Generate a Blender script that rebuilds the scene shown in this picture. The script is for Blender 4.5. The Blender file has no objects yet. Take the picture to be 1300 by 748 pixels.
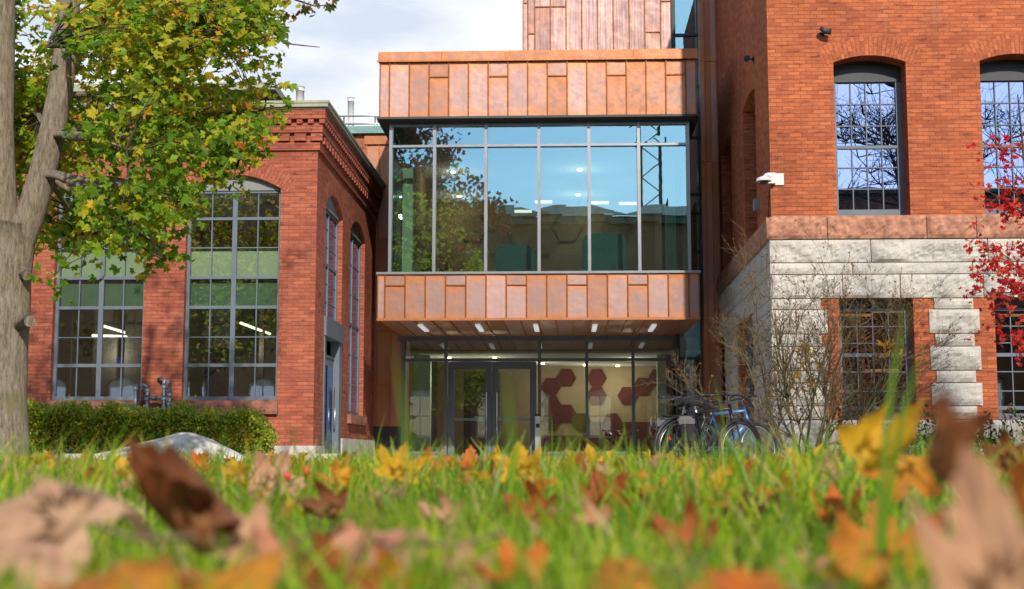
import bpy, bmesh, math, random
import numpy as np
from mathutils import Vector, Matrix, noise as mnoise
R = math.radians
random.seed(7); rng = np.random.default_rng(7)
sc = bpy.context.scene
COL = sc.collection
# ------------------------------------------------------------------ camera
FPX = 1750.0; YAW = R(2.32); PIT = R(6.62); CZ = 0.25
cam_d = bpy.data.cameras.new("camera"); cam = bpy.data.objects.new("camera", cam_d); COL.objects.link(cam)
cam.location = (0, 0, CZ); cam.rotation_euler = (R(90) + PIT, 0, YAW)
cam_d.sensor_width = 36; cam_d.lens = FPX / 1300 * 36; cam_d.clip_start = 0.02; cam_d.clip_end = 2000
cam_d.dof.use_dof = True; cam_d.dof.focus_distance = 14; cam_d.dof.aperture_fstop = 7.0
sc.camera = cam
# ------------------------------------------------------------------ sky and sun
SUN = Vector((0.24, -1.0, 0.60)).normalized()
w = bpy.data.worlds.new("World"); sc.world = w; w.use_nodes = True
nt = w.node_tree; nt.nodes.clear()
def N(nt, t, **k):
    n = nt.nodes.new(t)
    for a, b in k.items():
        if a.startswith('i_'): n.inputs[int(a[2:])].default_value = b
        else: setattr(n, a, b)
    return n
sky = N(nt, 'ShaderNodeTexSky', sky_type='NISHITA', sun_disc=False)
sky.sun_elevation = math.asin(SUN.z); sky.sun_rotation = math.atan2(SUN.x, SUN.y)
sky.air_density = 1.0; sky.dust_density = 0.6; sky.ozone_density = 2.0
tc = N(nt, 'ShaderNodeTexCoord')
mp = N(nt, 'ShaderNodeMapping'); mp.inputs['Scale'].default_value = (1.2, 1.0, 3.2); mp.inputs['Location'].default_value = (3.1, .4, .7)
nz = N(nt, 'ShaderNodeTexNoise'); nz.inputs['Scale'].default_value = 1.6; nz.inputs['Detail'].default_value = 9; nz.inputs['Roughness'].default_value = .52
nz2 = N(nt, 'ShaderNodeTexNoise'); nz2.inputs['Scale'].default_value = 2.3; nz2.inputs['Detail'].default_value = 8; nz2.inputs['Roughness'].default_value = .55
sx = N(nt, 'ShaderNodeSeparateXYZ')
L = nt.links.new
L(tc.outputs['Generated'], mp.inputs[0]); L(mp.outputs[0], nz.inputs['Vector']); L(mp.outputs[0], nz2.inputs['Vector']); L(tc.outputs['Generated'], sx.inputs[0])
ad = N(nt, 'ShaderNodeMath', operation='MULTIPLY_ADD'); ad.inputs[1].default_value = 0.42
L(sx.outputs['Y'], ad.inputs[0]); L(nz.outputs[0], ad.inputs[2])
cr = N(nt, 'ShaderNodeMapRange'); cr.inputs[1].default_value = .50; cr.inputs[2].default_value = .72; cr.interpolation_type = 'SMOOTHSTEP'
L(ad.outputs[0], cr.inputs[0])
cc = N(nt, 'ShaderNodeValToRGB'); cc.color_ramp.elements[0].position = .36; cc.color_ramp.elements[0].color = (.56, .63, .74, 1)
cc.color_ramp.elements[1].position = .56; cc.color_ramp.elements[1].color = (1, .98, .95, 1)
L(nz2.outputs[0], cc.inputs[0])
mu = N(nt, 'ShaderNodeVectorMath', operation='SCALE'); mu.inputs['Scale'].default_value = 7.0; L(cc.outputs[0], mu.inputs[0])
mx = N(nt, 'ShaderNodeMix', data_type='RGBA'); L(cr.outputs[0], mx.inputs[0]); L(sky.outputs[0], mx.inputs[6]); L(mu.outputs[0], mx.inputs[7])
bg = N(nt, 'ShaderNodeBackground'); bg.inputs[1].default_value = 0.15; L(mx.outputs[2], bg.inputs[0])
wo = N(nt, 'ShaderNodeOutputWorld'); L(bg.outputs[0], wo.inputs[0])
sd = bpy.data.lights.new("sun", 'SUN'); sd.energy = 3.7; sd.angle = R(0.8); sd.color = (1.0, .90, .76)
so = bpy.data.objects.new("sun", sd); COL.objects.link(so); so.rotation_euler = SUN.to_track_quat('Z', 'Y').to_euler()
sc.view_settings.view_transform = 'Standard'; sc.view_settings.look = 'None'; sc.view_settings.gamma = 1; sc.view_settings.exposure = 0.28
sc.render.engine = 'CYCLES'
cy = sc.cycles; cy.use_denoising = True; cy.max_bounces = 8; cy.diffuse_bounces = 3; cy.glossy_bounces = 4
cy.transmission_bounces = 4; cy.transparent_max_bounces = 16; cy.caustics_reflective = False; cy.caustics_refractive = False
cy.sample_clamp_indirect = 6
# ------------------------------------------------------------------ pixel -> world
_f = Vector((-math.sin(YAW) * math.cos(PIT), math.cos(YAW) * math.cos(PIT), math.sin(PIT)))
_r = Vector((math.cos(YAW), math.sin(YAW), 0)); _u = _r.cross(_f)
def ray(px, py): return _f + _r * ((px - 650) / FPX) - _u * ((py - 374) / FPX)
def P(px, py, Y):
    d = ray(px, py); t = Y / d.y; return Vector((d.x * t, Y, CZ + d.z * t))
def PX(px, py, Y): return P(px, py, Y).x
def PZ(py, Y, px=650): return P(px, py, Y).z
def S(px, py, X):
    d = ray(px, py); t = X / d.x; return d.y * t, CZ + d.z * t
# ------------------------------------------------------------------ materials
def mat(name):
    m = bpy.data.materials.new(name); m.use_nodes = True; t = m.node_tree
    return m, t, t.nodes['Principled BSDF'], t.links.new
def noise(t, scale, detail=4, rough=.55, co='Object', vec=None):
    n = N(t, 'ShaderNodeTexNoise'); n.inputs['Scale'].default_value = scale; n.inputs['Detail'].default_value = detail; n.inputs['Roughness'].default_value = rough
    if vec is None:
        c = N(t, 'ShaderNodeTexCoord'); vec = c.outputs[co]
    t.links.new(vec, n.inputs['Vector']); return n.outputs[0]
def ramp(t, fac, *st):
    r = N(t, 'ShaderNodeValToRGB'); e = r.color_ramp.elements
    while len(e) < len(st): e.new(.5)
    for k, (p, c) in enumerate(st): e[k].position = p; e[k].color = (*c, 1) if len(c) == 3 else c
    t.links.new(fac, r.inputs[0]); return r.outputs[0]
def mixc(t, fac, a, b, mode='MIX'):
    m = N(t, 'ShaderNodeMix', data_type='RGBA', blend_type=mode)
    for s, v in ((0, fac), (6, a), (7, b)):
        if isinstance(v, (int, float)): m.inputs[s].default_value = v
        elif isinstance(v, tuple): m.inputs[s].default_value = (*v, 1)
        else: t.links.new(v, m.inputs[s])
    return m.outputs[2]
def bump(t, h, bs, st=.3, dist=.01):
    b = N(t, 'ShaderNodeBump'); b.inputs['Strength'].default_value = st; b.inputs['Distance'].default_value = dist
    t.links.new(h, b.inputs['Height']); t.links.new(b.outputs[0], bs.inputs['Normal'])
def simple(name, c, rough=.6, metal=0, var=.15, sc_=3, bst=.0, bsc=40, spec=.5):
    m, t, b, l = mat(name)
    n = noise(t, sc_, 5); c2 = tuple(x * (1 - var) for x in c); c3 = tuple(min(1, x * (1 + var)) for x in c)
    l(ramp(t, n, (.3, c2), (.7, c3)), b.inputs['Base Color'])
    b.inputs['Roughness'].default_value = rough; b.inputs['Metallic'].default_value = metal; b.inputs['Specular IOR Level'].default_value = spec
    if bst: bump(t, noise(t, bsc, 5), b, bst)
    return m
def emis(name, c, s):
    m, t, b, l = mat(name); b.inputs['Base Color'].default_value = (*c, 1)
    b.inputs['Emission Color'].default_value = (*c, 1); b.inputs['Emission Strength'].default_value = s; return m
def brick(name, c1, c2, mortar, tint=(1, .75, .6), rowh=.067, bl=.205):
    m, t, b, l = mat(name)
    uv = N(t, 'ShaderNodeTexCoord').outputs['UV']
    k = N(t, 'ShaderNodeTexBrick'); k.inputs['Scale'].default_value = 1; k.inputs['Brick Width'].default_value = bl; k.inputs['Row Height'].default_value = rowh
    k.inputs['Mortar Size'].default_value = .0062; k.inputs['Mortar Smooth'].default_value = .25; k.inputs['Bias'].default_value = -.1
    k.inputs['Color1'].default_value = (*c1, 1); k.inputs['Color2'].default_value = (*c2, 1); k.inputs['Mortar'].default_value = (*mortar, 1)
    nn = noise(t, 9, 4, vec=uv); wob = N(t, 'ShaderNodeMapping'); 
    sc2 = N(t, 'ShaderNodeVectorMath', operation='MULTIPLY_ADD'); sc2.inputs[1].default_value = (.004, .006, 0)
    l(nn, sc2.inputs[0]); l(uv, sc2.inputs[2]); l(sc2.outputs[0], k.inputs['Vector'])
    # brick-to-brick tone: stretched noise
    ms = N(t, 'ShaderNodeMapping'); ms.inputs['Scale'].default_value = (3.2, 15, 1); l(uv, ms.inputs[0])
    n1 = noise(t, 1.0, 3, .7, vec=ms.outputs[0]); n2 = noise(t, .7, 5, .6, vec=uv)
    c = mixc(t, 1.0, k.outputs['Color'], ramp(t, n1, (.27, (.45, .42, .46)), (.44, (1, 1, 1)), (.70, (1.25, 1.25, 1.15))), 'MULTIPLY')
    n5 = noise(t, .9, 9, .72, vec=uv); c = mixc(t, ramp(t, n5, (.56, (0, 0, 0)), (.70, (.55,) * 3)), c, mixc(t, .75, c, (.10, .045, .035)))
    mv = N(t, 'ShaderNodeMapping'); mv.inputs['Scale'].default_value = (2.2, .35, 1); mv.inputs['Location'].default_value = (4, 7, 0); l(uv, mv.inputs[0]); n6 = noise(t, 1.3, 7, .7, vec=mv.outputs[0])
    c = mixc(t, ramp(t, n6, (.60, (0, 0, 0)), (.74, (.28,) * 3)), c, (.46, .30, .24))
    c = mixc(t, 1.0, c, ramp(t, n2, (.3, (.78, .74, .76)), (.55, (1, 1, 1)), (.75, tint and (1.1, 1.05, 1.0))), 'MULTIPLY')
    l(c, b.inputs['Base Color']); b.inputs['Roughness'].default_value = .88; b.inputs['Specular IOR Level'].default_value = .25
    h = N(t, 'ShaderNodeMath', operation='MULTIPLY_ADD'); h.inputs[1].default_value = -.9; l(k.outputs['Fac'], h.inputs[0]); l(noise(t, 60, 3, vec=uv), h.inputs[2])
    bump(t, h.outputs[0], b, .7, .006); return m
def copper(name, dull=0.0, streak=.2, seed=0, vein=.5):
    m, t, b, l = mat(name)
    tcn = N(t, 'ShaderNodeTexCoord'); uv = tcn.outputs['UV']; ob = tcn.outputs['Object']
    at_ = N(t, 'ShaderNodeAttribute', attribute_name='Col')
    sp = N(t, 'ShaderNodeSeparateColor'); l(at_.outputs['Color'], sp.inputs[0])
    # panel UVs run 0..1; colour turns from orange at the folds to lavender in the middle of each sheet
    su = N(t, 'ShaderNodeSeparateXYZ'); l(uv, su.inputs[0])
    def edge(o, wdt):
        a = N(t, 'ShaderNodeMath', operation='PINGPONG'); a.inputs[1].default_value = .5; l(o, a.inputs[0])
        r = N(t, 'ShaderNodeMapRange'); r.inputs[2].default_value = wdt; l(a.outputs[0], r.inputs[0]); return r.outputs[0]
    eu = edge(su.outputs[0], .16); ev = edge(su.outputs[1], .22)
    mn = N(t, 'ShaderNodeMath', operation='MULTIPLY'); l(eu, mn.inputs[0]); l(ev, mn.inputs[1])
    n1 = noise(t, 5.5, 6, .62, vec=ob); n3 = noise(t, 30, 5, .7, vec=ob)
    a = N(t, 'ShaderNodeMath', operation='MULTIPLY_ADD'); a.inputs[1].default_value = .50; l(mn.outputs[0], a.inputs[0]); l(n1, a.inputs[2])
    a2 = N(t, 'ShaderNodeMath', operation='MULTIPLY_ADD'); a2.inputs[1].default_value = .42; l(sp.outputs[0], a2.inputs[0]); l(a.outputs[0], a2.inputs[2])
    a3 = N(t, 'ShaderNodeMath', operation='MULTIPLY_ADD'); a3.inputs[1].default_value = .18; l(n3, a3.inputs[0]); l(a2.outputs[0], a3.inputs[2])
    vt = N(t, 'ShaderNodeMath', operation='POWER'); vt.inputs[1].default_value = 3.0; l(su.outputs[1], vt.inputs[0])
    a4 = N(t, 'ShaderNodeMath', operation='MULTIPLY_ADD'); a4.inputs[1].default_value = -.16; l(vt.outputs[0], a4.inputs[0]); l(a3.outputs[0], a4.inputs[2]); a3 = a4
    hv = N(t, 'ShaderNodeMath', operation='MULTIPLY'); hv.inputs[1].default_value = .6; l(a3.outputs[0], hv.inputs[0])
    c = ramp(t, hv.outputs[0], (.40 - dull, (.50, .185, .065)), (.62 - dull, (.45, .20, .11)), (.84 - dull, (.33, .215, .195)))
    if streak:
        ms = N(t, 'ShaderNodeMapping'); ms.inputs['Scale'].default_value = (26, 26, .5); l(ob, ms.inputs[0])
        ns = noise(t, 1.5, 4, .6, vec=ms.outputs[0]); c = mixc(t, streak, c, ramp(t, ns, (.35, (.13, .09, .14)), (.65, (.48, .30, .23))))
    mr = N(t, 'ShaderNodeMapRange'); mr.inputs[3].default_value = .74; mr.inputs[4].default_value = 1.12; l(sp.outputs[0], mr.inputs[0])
    sv = N(t, 'ShaderNodeVectorMath', operation='SCALE'); l(c, sv.inputs[0]); l(mr.outputs[0], sv.inputs['Scale']); c = mixc(t, sp.outputs[1], sv.outputs[0], (.17, .065, .032))  # seam ridges go dark brown: their thin shadow line put into the colour
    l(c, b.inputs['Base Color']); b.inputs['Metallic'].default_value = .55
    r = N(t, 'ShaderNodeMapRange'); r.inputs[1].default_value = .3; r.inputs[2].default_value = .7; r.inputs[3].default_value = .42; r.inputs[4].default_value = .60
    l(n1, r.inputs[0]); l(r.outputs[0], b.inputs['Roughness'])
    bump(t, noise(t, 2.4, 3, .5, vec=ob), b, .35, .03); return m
def glass(name, tint=(.82, .93, .90), refl=.25, gl=(1, 1, 1), wav=.0, rough=0.0):
    m, t, b, l = mat(name); t.nodes.remove(b); o = t.nodes['Material Output']
    tr = N(t, 'ShaderNodeBsdfTransparent'); tr.inputs[0].default_value = (*tint, 1)
    g = N(t, 'ShaderNodeBsdfGlossy'); g.inputs[0].default_value = (*gl, 1); g.inputs['Roughness'].default_value = rough
    lw = N(t, 'ShaderNodeLayerWeight'); lw.inputs[0].default_value = .25
    r = N(t, 'ShaderNodeMapRange'); r.inputs[3].default_value = refl; r.inputs[4].default_value = 1.0; l(lw.outputs['Fresnel'], r.inputs[0])
    mm = N(t, 'ShaderNodeMixShader'); l(r.outputs[0], mm.inputs[0]); l(tr.outputs[0], mm.inputs[1]); l(g.outputs[0], mm.inputs[2]); l(mm.outputs[0], o.inputs[0])
    if wav:
        bm_ = N(t, 'ShaderNodeBump'); bm_.inputs['Strength'].default_value = wav; bm_.inputs['Distance'].default_value = .01
        l(noise(t, 1.6, 2), bm_.inputs['Height']); l(bm_.outputs[0], g.inputs['Normal'])
    return m
def leafmat(name, trans=.4, rough=.5, spots=.25, sc_=40, veins=False):
    m, t, b, l = mat(name); o = t.nodes['Material Output']
    at_ = N(t, 'ShaderNodeAttribute', attribute_name='Col')
    n = noise(t, sc_, 5); c = mixc(t, 1.0, at_.outputs['Color'], ramp(t, n, (.25, (1 - spots,) * 3), (.7, (1 + spots * .6,) * 3)), 'MULTIPLY')
    if veins:
        uv = N(t, 'ShaderNodeTexCoord').outputs['UV']; s_ = N(t, 'ShaderNodeSeparateXYZ'); l(uv, s_.inputs[0])
        # uv = (angle/lobe spacing, radius): a paler rib along every lobe, fine ribs off it
        pp = N(t, 'ShaderNodeMath', operation='PINGPONG'); pp.inputs[1].default_value = .5; l(s_.outputs[0], pp.inputs[0])
        ml = N(t, 'ShaderNodeMath', operation='MULTIPLY'); l(pp.outputs[0], ml.inputs[0]); l(s_.outputs[1], ml.inputs[1])
        c = mixc(t, ramp(t, ml.outputs[0], (.0, (.45,) * 3), (.035, (0, 0, 0))), c, mixc(t, .5, c, (.75, .5, .2)))
        wv = N(t, 'ShaderNodeTexWave'); wv.inputs['Scale'].default_value = 3.5; wv.inputs['Distortion'].default_value = 2; l(uv, wv.inputs['Vector'])
        bump(t, wv.outputs['Fac'], b, .35, .002)
        big = noise(t, 24, 5, .65); c = mixc(t, ramp(t, big, (.57, (0, 0, 0)), (.68, (.75,) * 3)), c, mixc(t, .8, c, (.12, .035, .01)))
    l(c, b.inputs['Base Color']); b.inputs['Roughness'].default_value = rough; b.inputs['Specular IOR Level'].default_value = .35
    tl = N(t, 'ShaderNodeBsdfTranslucent'); l(c, tl.inputs[0])
    mm = N(t, 'ShaderNodeMixShader'); mm.inputs[0].default_value = trans; l(b.outputs[0], mm.inputs[1]); l(tl.outputs[0], mm.inputs[2]); l(mm.outputs[0], o.inputs[0])
    return m
M = {}
M['brick_r'] = brick('right_brick', (.50, .145, .060), (.34, .085, .038), (.25, .085, .050))
M['brick_l'] = brick('left_brick', (.43, .125, .070), (.29, .075, .045), (.20, .085, .060))
M['brick_o'] = brick('old_brick', (.24, .13, .09), (.16, .09, .06), (.2, .17, .13))
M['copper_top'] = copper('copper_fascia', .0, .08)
M['copper_low'] = copper('copper_lower_fascia', .08, .05)  # duller than the upper one: darker reflections put into the colour
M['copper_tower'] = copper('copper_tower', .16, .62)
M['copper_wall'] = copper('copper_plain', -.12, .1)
M['frame'] = simple('grey_blue_frame', (.115, .145, .185), .58, .0, .1)
M['frame_dk'] = simple('dark_frame', (.032, .038, .046), .6, .0, .1)
M['frame_md'] = simple('door_frame_metal', (.12, .145, .175), .58, .0, .08)
M['alu'] = simple('brushed_aluminium', (.42, .43, .45), .35, .85, .08)
M['mull'] = simple('mullion_metal', (.22, .235, .26), .38, .6, .08)
M['steel'] = simple('steel', (.62, .63, .64), .28, .95, .06)
M['galv'] = simple('galvanised_pipe', (.22, .27, .30), .5, .5, .3, 12)
M['spandrel'] = simple('grey_painted_panel', (.22, .23, .23), .6, 0, .12)
M['coping'] = simple('green_grey_coping', (.30, .32, .22), .6, .2, .15)
M['eaves'] = simple('eaves_board', (.20, .185, .17), .7, 0, .2)
M['teal'] = simple('patinated_gutter', (.16, .30, .29), .6, .2, .2)
M['sand'] = simple('sandstone', (.42, .20, .125), .9, 0, .40, 9, 1.0, 14)
M['sand_l'] = simple('brownstone_sill', (.28, .115, .075), .9, 0, .3, 6, .9, 40)
def granite():
    m, t, b, l = mat('granite')
    n = noise(t, 2.2, 6, .6); n2 = noise(t, 70, 3, .7); n3 = noise(t, 7, 5, .7)
    c = ramp(t, n, (.3, (.47, .445, .41)), (.5, (.57, .54, .49)), (.72, (.64, .59, .51)))
    c = mixc(t, 1., c, ramp(t, n2, (.3, (.72,) * 3), (.6, (1.05,) * 3)), 'MULTIPLY')
    c = mixc(t, ramp(t, n3, (.6, (0, 0, 0)), (.75, (.35,) * 3)), c, (.42, .30, .19))
    l(c, b.inputs['Base Color']); b.inputs['Roughness'].default_value = .85; bump(t, noise(t, 22, 8, .7), b, .8, .018); return m
M['granite'] = granite()
M['mortar'] = simple('stone_mortar', (.36, .34, .31), .95, 0, .15)
M['plinth'] = simple('pale_plinth', (.52, .50, .47), .9, 0, .2, 4, .4)
M['concrete'] = simple('plaza_concrete', (.50, .485, .45), .9, 0, .12, 1.2, .3, 20)
M['boulder'] = simple('pale_stone', (.58, .56, .52), .95, 0, .30, 7, 1.0, 14, spec=.1)
M['roof'] = simple('dark_roofing', (.11, .11, .115), .9, 0, .2)
M['slate'] = simple('old_slates', (.10, .12, .11), .8, 0, .3, 2)
M['white'] = simple('white_paint', (.60, .60, .59), .5, 0, .05)
M['black'] = simple('black_metal', (.02, .02, .022), .45, 0, .2)
M['gl_up'] = glass('coated_glass', (.66, .84, .74), .50, (.33, .62, .75), .02)
M['gl_low'] = glass('storefront_glass', (.80, .90, .84), .20, (.9, 1, 1), .012)
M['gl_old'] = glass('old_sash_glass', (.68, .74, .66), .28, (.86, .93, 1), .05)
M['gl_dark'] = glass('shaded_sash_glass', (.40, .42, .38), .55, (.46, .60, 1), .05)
M['gl_lo_r'] = glass('lower_sash_glass', (.55, .55, .5), .16, (.9, .95, 1), .05)
M['shade'] = simple('green_roller_shade', (.66, .84, .64), .8, 0, .04)
M['shade_dk'] = simple('dark_green_shade', (.17, .30, .22), .8, 0, .06)
M['int_wall'] = simple('interior_olive_wall', (.42, .40, .28), .85, 0, .06)
M['int_tan'] = simple('interior_tan_wall', (.44, .34, .21), .85, 0, .06)
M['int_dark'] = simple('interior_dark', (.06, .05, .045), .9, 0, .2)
M['int_brown'] = simple('interior_brown', (.22, .13, .07), .9, 0, .3)
M['int_ceil'] = simple('interior_ceiling', (.55, .56, .54), .9, 0, .05)
M['int_floor'] = simple('interior_floor', (.22, .21, .20), .5, 0, .1)
M['maroon'] = simple('maroon_felt', (.12, .026, .022), .95, 0, .1)
M['col_gr'] = simple('pale_green_column', (.55, .70, .55), .7, 0, .04)
M['fabric_teal'] = simple('teal_fabric', (.03, .16, .17), .9, 0, .1)
M['fabric_br'] = simple('brown_fabric', (.20, .09, .05), .9, 0, .15)
M['lamp'] = emis('warm_downlight', (1, .86, .6), 10)
M['linear'] = emis('linear_light', (1, .95, .80), 1.6)
M['soff_l'] = emis('soffit_light', (.95, .97, 1), .32)
M['leaf'] = leafmat('maple_foliage', .55, .45, .2, 12)
M['grass'] = leafmat('grass_blades', .45, .45, .15, 30)
M['fallen'] = leafmat('fallen_leaf', .30, .55, .28, 60, True)
M['hedge'] = leafmat('hedge_leaves', .35, .4, .2, 14)
M['redleaf'] = leafmat('red_maple_leaves', .45, .5, .2, 14)
def bark():
    m, t, b, l = mat('bark'); ob = N(t, 'ShaderNodeTexCoord').outputs['Object']
    ms = N(t, 'ShaderNodeMapping'); ms.inputs['Scale'].default_value = (20, 20, 4.0); l(ob, ms.inputs[0])
    n = noise(t, 1.7, 9, .78, vec=ms.outputs[0]); n2 = noise(t, 2.2, 4, .6, vec=ob)
    c = ramp(t, n, (.34, (.10, .075, .055)), (.47, (.29, .235, .175)), (.64, (.47, .40, .31)))
    c = mixc(t, ramp(t, n2, (.55, (0, 0, 0)), (.66, (.6,) * 3)), c, (.22, .21, .07))
    l(c, b.inputs['Base Color']); b.inputs['Roughness'].default_value = .95; bump(t, n, b, 1.0, .05); return m
M['bark'] = bark()
M['twig'] = simple('dark_twigs', (.07, .055, .042), .9, 0, .3, 9)
M['olive_twig'] = simple('olive_twigs', (.15, .125, .06), .8, 0, .35, 9)
M['redtwig'] = simple('brown_red_twigs', (.16, .09, .06), .8, 0, .3, 9)
def ground_mat(name, a, b_, c_, s=8):
    m, t, b, l = mat(name)
    n = noise(t, s, 8, .7); l(ramp(t, n, (.3, a), (.5, b_), (.7, c_)), b.inputs['Base Color']); b.inputs['Roughness'].default_value = .95
    bump(t, noise(t, 30, 5), b, .8, .02); return m
M['soil'] = ground_mat('lawn_soil', (.025, .035, .010), (.05, .085, .015), (.09, .075, .03), 10)
M['mulch'] = ground_mat('leafy_mulch', (.05, .035, .022), (.13, .075, .03), (.36, .19, .04), 14)
M['ground'] = ground_mat('far_ground', (.04, .06, .02), (.06, .09, .03), (.1, .1, .06), 1)
# ------------------------------------------------------------------ mesh builder
class MB:
    def __init__(s, mp=None): s.v = []; s.f = []; s.uv = []; s.c = []; s.mp = mp or (lambda u, d, z: (u, d, z)); s.sm = []
    def face(s, pts, uv=None, col=(0, 0, 0, 1), smooth=False, raw=False):
        i = len(s.v); s.v += [tuple(p) if raw else s.mp(*p) for p in pts]; s.f.append(tuple(range(i, i + len(pts))))
        if uv is None:
            a, b, c = (Vector(p) for p in pts[:3]); n = (b - a).cross(c - a); k = max(range(3), key=lambda q: abs(n[q]))
            uv = [((p[1], p[2]) if k == 0 else (p[0], p[2]) if k == 1 else (p[0], p[1])) for p in pts]
        s.uv += uv; s.c += [col] * len(pts); s.sm.append(smooth)
    def box(s, u0, u1, d0, d1, z0, z1, col=(0, 0, 0, 1), puv=False):
        p = [(u0, d0, z0), (u1, d0, z0), (u1, d1, z0), (u0, d1, z0), (u0, d0, z1), (u1, d0, z1), (u1, d1, z1), (u0, d1, z1)]
        q = [(0, 0), (1, 0), (1, 1), (0, 1)] if puv else None
        for ix in ((0, 1, 5, 4), (1, 2, 6, 5), (2, 3, 7, 6), (3, 0, 4, 7), (4, 5, 6, 7), (3, 2, 1, 0)):
            s.face([p[k] for k in ix], q, col)
    def tube(s, pts, rad, n=8, col=(0, 0, 0, 1), cap=True, smooth=True):
        pts = [Vector(p) for p in pts]; m = len(pts)
        if not hasattr(rad, '__len__'): rad = [rad] * m
        rings = []; up = None
        for k, p in enumerate(pts):
            t = (pts[min(k + 1, m - 1)] - pts[max(k - 1, 0)]); t = t.normalized() if t.length > 1e-9 else Vector((0, 0, 1))
            if up is None: up = Vector((0, 0, 1)) if abs(t.z) < .9 else Vector((1, 0, 0))
            a = t.cross(up); a = a.normalized() if a.length > 1e-6 else Vector((1, 0, 0)); b = t.cross(a).normalized(); up = -b if False else up
            rings.append([s.mp(*(p + (a * math.cos(2 * math.pi * j / n) + b * math.sin(2 * math.pi * j / n)) * rad[k])) for j in range(n)])
        i0 = len(s.v)
        for r in rings: s.v += r
        for k in range(m - 1):
            for j in range(n):
                s.f.append((i0 + k * n + j, i0 + k * n + (j + 1) % n, i0 + (k + 1) * n + (j + 1) % n, i0 + (k + 1) * n + j))
                s.uv += [(j / n, k), ((j + 1) / n, k), ((j + 1) / n, k + 1), (j / n, k + 1)]; s.c += [col] * 4; s.sm.append(smooth)
        if cap and n > 3:
            for k, rv in ((0, 1), (m - 1, -1)):
                s.f.append(tuple(i0 + k * n + j for j in range(n))[::rv]); s.uv += [(0, 0)] * n; s.c += [col] * n; s.sm.append(False)
    def ring(s, c, ax1, ax2, r, tr, n=28, m=6, col=(0, 0, 0, 1)):
        c = Vector(c); ax1 = Vector(ax1); ax2 = Vector(ax2); ax3 = ax1.cross(ax2); i0 = len(s.v)
        for k in range(n):
            a = 2 * math.pi * k / n; d = ax1 * math.cos(a) + ax2 * math.sin(a)
            for j in range(m):
                b = 2 * math.pi * j / m; s.v.append(s.mp(*(c + d * (r + tr * math.cos(b)) + ax3 * (tr * math.sin(b)))))
        for k in range(n):
            for j in range(m):
                s.f.append((i0 + k * m + j, i0 + k * m + (j + 1) % m, i0 + ((k + 1) % n) * m + (j + 1) % m, i0 + ((k + 1) % n) * m + j))
                s.uv += [(0, 0)] * 4; s.c += [col] * 4; s.sm.append(True)
    def build(s, name, m, parent=None, label=None, recalc=False):
        me = bpy.data.meshes.new(name); me.from_pydata(s.v, [], s.f)
        uvl = me.uv_layers.new(name='UVMap'); uvl.data.foreach_set('uv', np.array(s.uv, dtype=np.float32).ravel())
        ca = me.color_attributes.new('Col', 'FLOAT_COLOR', 'CORNER'); ca.data.foreach_set('color', np.array(s.c, dtype=np.float32).ravel())
        me.polygons.foreach_set('use_smooth', s.sm)
        me.materials.append(M[m] if isinstance(m, str) else m); me.update()
        if recalc:
            b = bmesh.new(); b.from_mesh(me); bmesh.ops.remove_doubles(b, verts=b.verts, dist=1e-5); bmesh.ops.recalc_face_normals(b, faces=b.faces); b.to_mesh(me); b.free()
        o = bpy.data.objects.new(name, me); COL.objects.link(o)
        if parent: o.parent = parent
        if label: o['label'] = label
        return o
def npmesh(name, V, F, C, m, parent=None, UV=None, smooth=False):
    """V (n,3), F (m,k) all same k, C per-vertex colour (n,3)"""
    me = bpy.data.meshes.new(name); nf, k = F.shape
    me.vertices.add(len(V)); me.vertices.foreach_set('co', V.astype(np.float32).ravel())
    me.loops.add(nf * k); me.loops.foreach_set('vertex_index', F.astype(np.int32).ravel())
    me.polygons.add(nf); me.polygons.foreach_set('loop_start', np.arange(0, nf * k, k, dtype=np.int32)); 
    me.polygons.foreach_set('use_smooth', np.full(nf, smooth))
    me.update(calc_edges=True)
    ca = me.color_attributes.new('Col', 'FLOAT_COLOR', 'POINT'); ca.data.foreach_set('color', np.hstack([C, np.ones((len(C), 1))]).astype(np.float32).ravel())
    if UV is not None:
        u = me.uv_layers.new(name='UVMap'); u.data.foreach_set('uv', UV[F.ravel()].astype(np.float32).ravel())
    me.materials.append(M[m]); o = bpy.data.objects.new(name, me); COL.objects.link(o)
    if parent: o.parent = parent
    return o
def empty(name, loc=(0, 0, 0)):
    o = bpy.data.objects.new(name, None); o.empty_display_size = .2; COL.objects.link(o); o['__loc'] = 0; del o['__loc']; return o
def tag(o, label, cat, group=None, kind=None):
    if label: o['label'] = label
    if cat: o['category'] = cat
    if group: o['group'] = group
    if kind: o['kind'] = kind
    return o
def rebase(root, base):
    """move an Empty to its thing's base without moving the parts"""
    base = Vector(base); root.location = base
    for c in root.children: c.location = c.location - base
def front(Y): return lambda u, d, z: (u, Y + d, z)
def sideL(X): return lambda u, d, z: (X - d, u, z)     # wall facing +X
def sideR(X): return lambda u, d, z: (X + d, u, z)     # wall facing -X
def arch_z(o, u):
    c = (o['u0'] + o['u1']) / 2; h = (o['u1'] - o['u0']) / 2; return o['zs'] + o['rise'] * (1 - ((u - c) / h) ** 2)
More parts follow.
